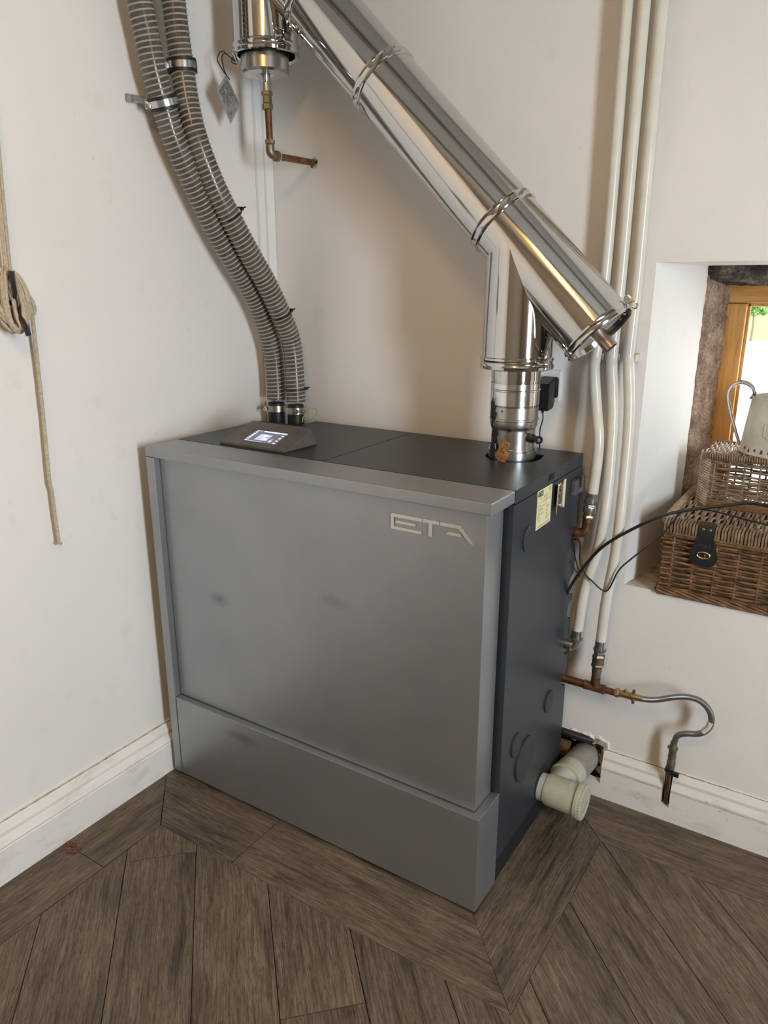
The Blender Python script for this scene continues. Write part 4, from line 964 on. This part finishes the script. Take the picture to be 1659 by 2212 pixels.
# ================================================================== WICKER HAMPERS
def weave(bm, O, U, V, N, rows, stakes, r, amp, seed, jit=.25, seg=5, skip=0.):
    """rows of willow running along U, stacked along V, passing in front of and behind stakes"""
    rnd = random.Random(seed); O, U, V, N = Vector(O), Vector(U), Vector(V), Vector(N).normalized()
    for i in range(rows):
        if rnd.random() < skip: continue
        f = (i + .5) / rows; pts_ = []; ph = i % 2; m_ = stakes * 4; dz = 0.
        for k in range(m_ + 1):
            s = k / m_; a = math.cos(PI * stakes * s + PI * ph) * amp
            if k % 5 == 0: dz = rnd.uniform(-jit, jit) / rows
            pts_.append(O + U * s + V * (f + dz) + N * a)
        tube(bm, pts_, r * rnd.uniform(.8, 1.1), seg, 1, smoothpath=False)
def stakes_(bm, O, U, V, N, n, r):
    O, U, V = Vector(O), Vector(U), Vector(V)
    for i in range(n):
        p = O + U * ((i + .5) / n); tube(bm, [p, p + V], r, 6, 1, smoothpath=False)
def wrapped(bm, A, B, r, pitch, rs, seed):
    """core wrapped with a tight spiral of split willow"""
    A, B = Vector(A), Vector(B); L = (B - A).length; d, u, v = frame_from(B - A); n = max(2, int(L / pitch)); rnd = random.Random(seed)
    tube(bm, [A, B], r * .9, 8, 1, smoothpath=False)
    pts_ = []
    for k in range(n * 8 + 1):
        a = 2 * PI * k / 8; pts_.append(A + d * (L * k / (n * 8)) + (u * math.cos(a) + v * math.sin(a)) * (r + rnd.uniform(-.0004, .0006)))
    tube(bm, pts_, rs, 5, 1, smoothpath=False)
def stuff(o): o['kind'] = 'stuff'; return o
hx0, hx1, hy0, hy1, hz0, hz1 = 1.318, 1.800, -.004, .385, .706, .872
lh = thing('wicker_hamper', 'large brown wicker hamper with black leather strap on the window sill', 'hamper', ((hx0 + hx1) / 2, .19, .70), 'wicker hampers')
bm = BM(); weave(bm, (hx0, hy0, hz0), (hx1 - hx0, 0, 0), (0, 0, hz1 - hz0), (0, -1, 0), 22, 9, .0040, .0042, 1); stuff(put('front_weave', bm, 'wicker_brown', lh))
bm = BM(); weave(bm, (hx0, hy1, hz0), (hx1 - hx0, 0, 0), (0, 0, hz1 - hz0), (0, 1, 0), 20, 9, .0042, .0042, 2, seg=4); stuff(put('back_weave', bm, 'wicker_brown', lh))
for x in (hx0, hx1):
    bm = BM(); weave(bm, (x, hy0, hz0), (0, hy1 - hy0, 0), (0, 0, hz1 - hz0), (1, 0, 0), 20, 8, .0042, .0042, 3, seg=4); stuff(put('side_weave', bm, 'wicker_brown', lh))
bm = BM(); stakes_(bm, (hx0, hy0, hz0), (hx1 - hx0, 0, 0), (0, 0, hz1 - hz0), 0, 9, .0036); stakes_(bm, (hx0, hy1, hz0), (hx1 - hx0, 0, 0), (0, 0, hz1 - hz0), 0, 9, .0036); stuff(put('stakes', bm, 'wicker_brown', lh))
bm = BM()
for k in range(6):                                     # plaited border along the foot
    pts_ = []
    for i in range(60):
        s = i / 59; a = 2 * PI * (s * 2.2 + k / 6); pts_.append((hx0 - .002 + (hx1 - hx0 + .004) * s, hy0 - .004 + .005 * math.cos(a), .707 + .009 * math.sin(a)))
    tube(bm, pts_, .0046, 6, 1, smoothpath=False)
for k in range(4):
    pts_ = [(hx0 - .003 + .004 * math.cos(2 * PI * (s * 2 + k / 4)), hy0 + (hy1 - hy0) * s, .707 + .008 * math.sin(2 * PI * (s * 2 + k / 4))) for s in [i / 30 for i in range(31)]]
    tube(bm, pts_, .0046, 6, 1, smoothpath=False)
stuff(put('foot_border', bm, 'wicker_brown', lh))
bm = BM(); box(bm, hx0 + .006, hx1 - .006, hy0 + .006, hy1 - .006, hz0 + .004, hz1 + .012); put('dark_infill', bm, 'oxide_dark', lh)  # solid dark box filling the hamper behind the weave
# lid
lid = BM(); n = 62; rnd = random.Random(8)
for k in range(n):                                     # wrapped front rim: short uprights folding back over the lid
    x = hx0 - .002 + (hx1 - hx0 + .004) * (k + .5) / n + rnd.uniform(-.0008, .0008); j = rnd.uniform(-.002, .002)
    tube(lid, [(x, hy0 - .007, hz1 + .001 + j), (x + .0005, hy0 - .009, hz1 + .014), (x, hy0 - .007, hz1 + .027), (x + .001, hy0 + .006, hz1 + .033), (x + .0015, hy0 + .022, hz1 + .034)], .0036, 5, 2)
stuff(put('lid_rim', lid, 'wicker_grey', lh))
bm = BM(); weave(bm, (hx0, hy0 + .015, .904), (0, hy1 - hy0 - .015, 0), (hx1 - hx0, 0, 0), (0, 0, 1), 52, 8, .0040, .0036, 9); stuff(put('lid_weave', bm, 'wicker_pale_lit', lh))
bm = BM(); wrapped(bm, (hx0, hy0 + .010, .902), (hx0, hy1, .902), .010, .0085, .0038, 12); wrapped(bm, (hx1, hy0 + .010, .902), (hx1, hy1, .902), .010, .0085, .0038, 13); wrapped(bm, (hx0, hy1, .902), (hx1, hy1, .902), .010, .0085, .0038, 14); stuff(put('lid_border', bm, 'wicker_pale_lit', lh))
bm = BM()
for k in range(3): tube(bm, [(hx0, hy0 - .004 + .003 * math.sin(k * 2), hz1 - .006 + k * .003), ((hx0 + hx1) / 2, hy0 - .008, hz1 - .008 + k * .003), (hx1, hy0 - .004, hz1 - .006 + k * .003)], .0036, 6, 12)
stuff(put('rim_cord', bm, 'wicker_brown', lh))
def strap(cx):
    sy = hy0 - .015
    W_ = [(.9165, .019), (.900, .019), (.875, .020), (.862, .023), (.848, .028), (.838, .0315), (.826, .0335), (.815, .032), (.806, .0275), (.800, .020), (.797, .010)]
    bm = BM(); L_, R__, L2, R2_ = [], [], [], []
    for z, hw in W_:
        y = sy + (.010 if z > .91 else 0)
        L_.append(bm.verts.new((cx - hw, y, z))); R__.append(bm.verts.new((cx + hw, y, z))); L2.append(bm.verts.new((cx - hw, y + .003, z))); R2_.append(bm.verts.new((cx + hw, y + .003, z)))
    for i in range(len(W_) - 1):
        bm.faces.new((L_[i], R__[i], R__[i + 1], L_[i + 1])); bm.faces.new((L2[i], L2[i + 1], R2_[i + 1], R2_[i]))
        bm.faces.new((L_[i], L_[i + 1], L2[i + 1], L2[i])); bm.faces.new((R__[i], R2_[i], R2_[i + 1], R__[i + 1]))
    bm.faces.new((L_[-1], R__[-1], R2_[-1], L2[-1])); bm.faces.new((L_[0], L2[0], R2_[0], R__[0]))
    st_ = put('strap', bm, 'leather', lh, 40)
    bm = BM(); pts_ = [(cx + .0155 * math.cos(a), sy - .0012, .829 + .0085 * math.sin(a)) for a in [2 * PI * k / 28 for k in range(28)]]
    tube(bm, pts_, .0022, 6, 1, smoothpath=False, closed=True); quad(bm, *[(cx + a, sy - .0008, .829 + b) for a, b in ((-.0095, -.0042), (.0095, -.0042), (.0095, .0042), (-.0095, .0042))], mi=1); box(bm, cx + .001, cx + .006, sy - .005, sy, .824, .834, .001)
    put('eyelet', bm, ['brass', 'cavity_black'], st_)
    for dx in (-.0085, .0085):
        bm = BM(); lathe(bm, (cx + dx, sy - .0002, .8985), (0, -1, 0), [(0, .0038), (.0012, .0038), (.0022, .002)], 14); put('rivet', bm, 'brass', st_)
    me = text_mesh('M&S', .0165, .0004); me.materials.append(M['emboss']); o = bpy.data.objects.new('lettering', me); C.objects.link(o)
    o.matrix_local = Matrix.Translation((cx, sy - .0006, .8535)) @ Matrix.Rotation(PI / 2, 4, 'X')
    o.parent = st_; o.matrix_parent_inverse = Matrix.Identity(4)
    o.matrix_parent_inverse = Matrix.Identity(4)
strap(1.424); strap(1.690)
# upper hamper
ux0, ux1, uy0, uy1, uz0, uz1 = 1.360, 1.690, .190, .395, .9125, 1.052
uh = thing('wicker_hamper', 'smaller open-weave wicker hamper on top of the larger one', 'hamper', (1.52, .29, .912), 'wicker hampers')
bm = BM(); weave(bm, (ux0 + .012, uy0, uz0), (ux1 - ux0 - .02, 0, 0), (0, 0, uz1 - uz0 - .012), (0, -1, 0), 17, 8, .0034, .0032, 21, .5, skip=.08); stuff(put('front_weave', bm, 'wicker_grey', uh))
bm = BM(); weave(bm, (ux0 + .012, uy1, uz0), (ux1 - ux0 - .02, 0, 0), (0, 0, uz1 - uz0 - .012), (0, 1, 0), 13, 8, .0034, .0032, 22, .5, skip=.1); stuff(put('back_weave', bm, 'wicker_grey', uh))
for x in (ux0 + .004, ux1):
    bm = BM(); weave(bm, (x, uy0, uz0), (0, uy1 - uy0, 0), (0, 0, uz1 - uz0), (1, 0, 0), 16, 6, .0034, .0034, 23, .3); stuff(put('side_weave', bm, 'wicker_pale_lit', uh))
bm = BM(); stakes_(bm, (ux0 + .012, uy0, uz0), (ux1 - ux0 - .02, 0, 0), (0, 0, uz1 - uz0), 0, 8, .0030); stakes_(bm, (ux0, uy1, uz0), (ux1 - ux0, 0, 0), (0, 0, uz1 - uz0), 0, 8, .0030); stuff(put('stakes', bm, 'wicker_grey', uh))
bm = BM(); rnd = random.Random(77)
for k in range(20):                                    # slanting wrapped corner on the left
    z = uz0 + .004 + (uz1 - uz0) * k / 20
    tube(bm, [(ux0 + .022, uy0 - .005, z - .006), (ux0 + .010, uy0 - .006, z), (ux0 - .004, uy0 + .002, z + .006), (ux0 - .006, uy0 + .020, z + .010)], .0032, 5, 3)
    if k % 2: tube(bm, [(ux0 + .020, uy0 - .003, z + .006), (ux0 + .004, uy0 - .003, z - .002), (ux0 - .006, uy0 + .010, z - .004)], .0030, 5, 3)
stuff(put('corner_binding', bm, 'wicker_pale_lit', uh))
bm = BM(); wrapped(bm, (ux0, uy0 - .002, uz1 - .003), (ux1, uy0 - .002, uz1 - .003), .0085, .0062, .0028, 31); wrapped(bm, (ux0, uy1, uz1 - .003), (ux1, uy1, uz1 - .003), .0085, .0062, .0028, 32); stuff(put('rim_binding', bm, 'wicker_grey', uh))
bm = BM(); weave(bm, (ux0 - .004, uy0, uz1), (0, uy1 - uy0, 0), (ux1 - ux0, 0, 0), (0, 0, 1), 44, 7, .0030, .0030, 41, .2); stuff(put('lid_weave', bm, 'wicker_pale_lit', uh))
bm = BM(); 
for k in range(5): tube(bm, [(ux0, uy0 - .004, uz0 - .0015 + k * .004 - .002), (1.52, uy0 - .008, uz0 - .002 + k * .003), (ux1, uy0 - .004, uz0 + .002 + ((k * 3) % 5) * .004)], .0036, 6, 10)
stuff(put('foot_border', bm, 'wicker_brown', uh))

# galvanised jug on the upper hamper -------------------------------------------------
jg = thing('metal_jug', 'pale weathered metal jug with strap handle on the upper hamper', 'jug', (1.540, .285, 1.058))
jx, jy, jz = 1.540, .285, 1.0575
bm = BM(); lathe(bm, (jx, jy, jz), (0, 0, 1), [(0, .001), (0, .104), (.004, .106), (.008, .104), (.150, .089), (.153, .0905), (.156, .089), (.154, .0865), (.01, .100), (.01, .001)], 56, cap=False); jb = put('jug_body', bm, 'galvanised', jg)
hd_ = [(jx - .0905, jy - .012, jz + .146), (jx - .083, jy - .016, jz + .164), (jx - .094, jy - .020, jz + .182), (jx - .118, jy - .022, jz + .190), (jx - .140, jy - .022, jz + .178), (jx - .148, jy - .020, jz + .150), (jx - .137, jy - .016, jz + .104), (jx - .118, jy - .012, jz + .052), (jx - .103, jy - .010, jz + .014)]
bm = BM(); tube(bm, hd_, .0075, 12, 8, flat=.5); put('handle', bm, 'zinc', jg)
bm = BM(); rnd = random.Random(6)
for k in range(9):
    a = -2.55 + k * .19; w_ = rnd.uniform(.04, .08); z0 = .006 + rnd.uniform(0, .006); h_ = rnd.uniform(.004, .012)
    def jp(a_, z_): r = .1043 - (z_ - .008) * .1056 + .0006 if z_ > .008 else .1052; return (jx + r * math.cos(a_), jy + r * math.sin(a_), jz + z_)
    quad(bm, jp(a, z0 + .004), jp(a + w_, z0 + .003), jp(a + w_ * .9, z0 + .004 + h_), jp(a + w_ * .2, z0 + .004 + h_ * .8))
put('worn_patch', bm, 'oxide_dark', jg, 0)
bm = BM(); pts_ = []
for k in range(25):
    a = 2 * PI * k / 24; th = -1.85 + .13 * math.cos(a) * (1 + .12 * math.cos(5 * a)); z_ = .075 + .022 * math.sin(a) * (1 + .12 * math.cos(5 * a)); r = .104 - z_ * .1056 + .0016
    pts_.append((jx + r * math.cos(th), jy + r * math.sin(th), jz + z_))
tube(bm, pts_, .0018, 6, 1, smoothpath=False); put('embossed_wreath', bm, 'galvanised', jg)

# ================================================================== ROPE ON CLEAT
ct = thing('wall_cleat', 'black iron cleat on the left wall holding a coiled rope', 'cleat', (XL, -.970, 1.465))
bm = BM(); tube(bm, [(XL, -.970, 1.465), (.028, -.970, 1.465)], .006, 10, 2, smoothpath=False); lathe(bm, (XL, -.970, 1.465), (1, 0, 0), [(0, .016), (.003, .016), (.005, .012)], 20); put('post', bm, 'cleat_iron', ct)
bm = BM(); tube(bm, [(.072, -.988, 1.534), (.070, -.987, 1.510), (.062, -.981, 1.485), (.036, -.972, 1.465), (.040, -.969, 1.445), (.064, -.969, 1.418), (.070, -.966, 1.392)], lambda s: .0045 + .002 * abs(2 * s - 1), 10, 6); put('horns', bm, 'cleat_iron', ct)
rp = thing('rope', 'beige cotton rope coiled on the left wall with a long hanging end', 'rope', (.01, -.96, 1.4))
RR = .0052
bm = BM(); rnd = random.Random(14); pts_ = []
loops = 11; CR = .0045
for L in range(loops):
    hw = (.008, .014, .020, .026, .031, .035, .037, .030, .022, .015, .010)[L] + .003 * rnd.random(); hh = .060 + .014 * rnd.random() + .1 * min(0, hw - .02); cy_ = -.975 + rnd.uniform(-.004, .010); cz_ = 1.470 + rnd.uniform(-.005, .004); dep = .010 + .0042 * L; tilt = .17 + rnd.uniform(-.08, .10)
    for k in range(14):
        a = 2 * PI * k / 14; y, z = hw * math.cos(a), hh * math.sin(a)
        pts_.append((dep + .004 * math.sin(a * 2 + L), cy_ + y * math.cos(tilt) + z * math.sin(tilt) * -.35, cz_ + z * math.cos(tilt) + y * math.sin(tilt) * -.5))
tube(bm, pts_, CR, 8, 3); put('coil', bm, 'rope_cotton', rp)
bm = BM(); tube(bm, [(.006, -.9265, 2.10), (.006, -.9345, 1.85), (.006, -.942, 1.70), (.008, -.950, 1.560), (.012, -.952, 1.50)], RR * .82, 8, 6); tube(bm, [(.006, -.9375, 2.10), (.006, -.945, 1.85), (.006, -.953, 1.70), (.008, -.961, 1.560), (.012, -.962, 1.50)], RR * .82, 8, 6); put('upper_line', bm, 'rope_cotton', rp)
bm = BM(); tube(bm, [(.030, -.952, 1.520), (.026, -.928, 1.470), (.014, -.915, 1.425), (.004, -.911, 1.326), (.002, -.9125, 1.230), (.001, -.914, 1.167), (.002, -.9205, 1.026), (.000, -.9165, 1.000), (.000, -.917, .938), (.0, -.916, .865)], RR * .92, 8, 8); put('hanging_end', bm, 'rope_cotton', rp)
bm = BM(); tube(bm, [(.010, -.925, 1.490), (.008, -.908, 1.470), (.006, -.902, 1.448), (.008, -.912, 1.435), (.012, -.926, 1.440)], RR, 8, 6); put('half_hitch', bm, 'rope_cotton', rp)
bm = BM()
for k in range(14):
    a = 2 * PI * k / 14; tube(bm, [(0, -.916, .868), (.004 * math.cos(a), -.916 + .004 * math.sin(a), .861), (.009 * math.cos(a), -.916 + .009 * math.sin(a), .855 + rnd.uniform(-.002, .002))], .0011, 5, 2)
put('frayed_tip', bm, 'rope_cotton', rp)

# ================================================================== CEILING LAMP (behind the camera, mirrored in the flue)
lp = thing('ceiling_lamp', 'warm tube lamp on the ceiling mirrored as an orange streak in the flue', 'lamp', (1.55, -2.23, ZC))
la, lb_ = Vector((1.48, -1.95, ZC - .065)), Vector((1.76, -3.02, ZC - .065))
bm = BM(); tube(bm, [la + Vector((0, 0, .05)), lb_ + Vector((0, 0, .05))], .015, 8, 1, smoothpath=False); put('batten', bm, 'socket_white', lp)
bm = BM(); tube(bm, [la, lb_], .034, 16, 1, smoothpath=False); put('tube', bm, 'warm_tube', lp)

# ================================================================== SCRAPS ON THE FLOOR
lf = thing('dry_leaf', 'crumpled reddish dry leaf on the floor beside the left skirting', 'leaf', (.045, -1.035, 0))
bm = BM(); rnd = random.Random(2)
for k in range(7):
    a = rnd.uniform(0, 6.3); x, y = .048 + rnd.uniform(-.012, .012), -1.030 + rnd.uniform(-.014, .014)
    quad(bm, (x, y, .0006), (x + .016 * math.cos(a), y + .016 * math.sin(a), .0006 + rnd.uniform(0, .005)), (x + .020 * math.cos(a + .8), y + .020 * math.sin(a + .8), .0009 + rnd.uniform(0, .004)), (x + .011 * math.cos(a + 1.5), y + .011 * math.sin(a + 1.5), .0008))
put('blade', bm, 'leaf_red', lf, 0)
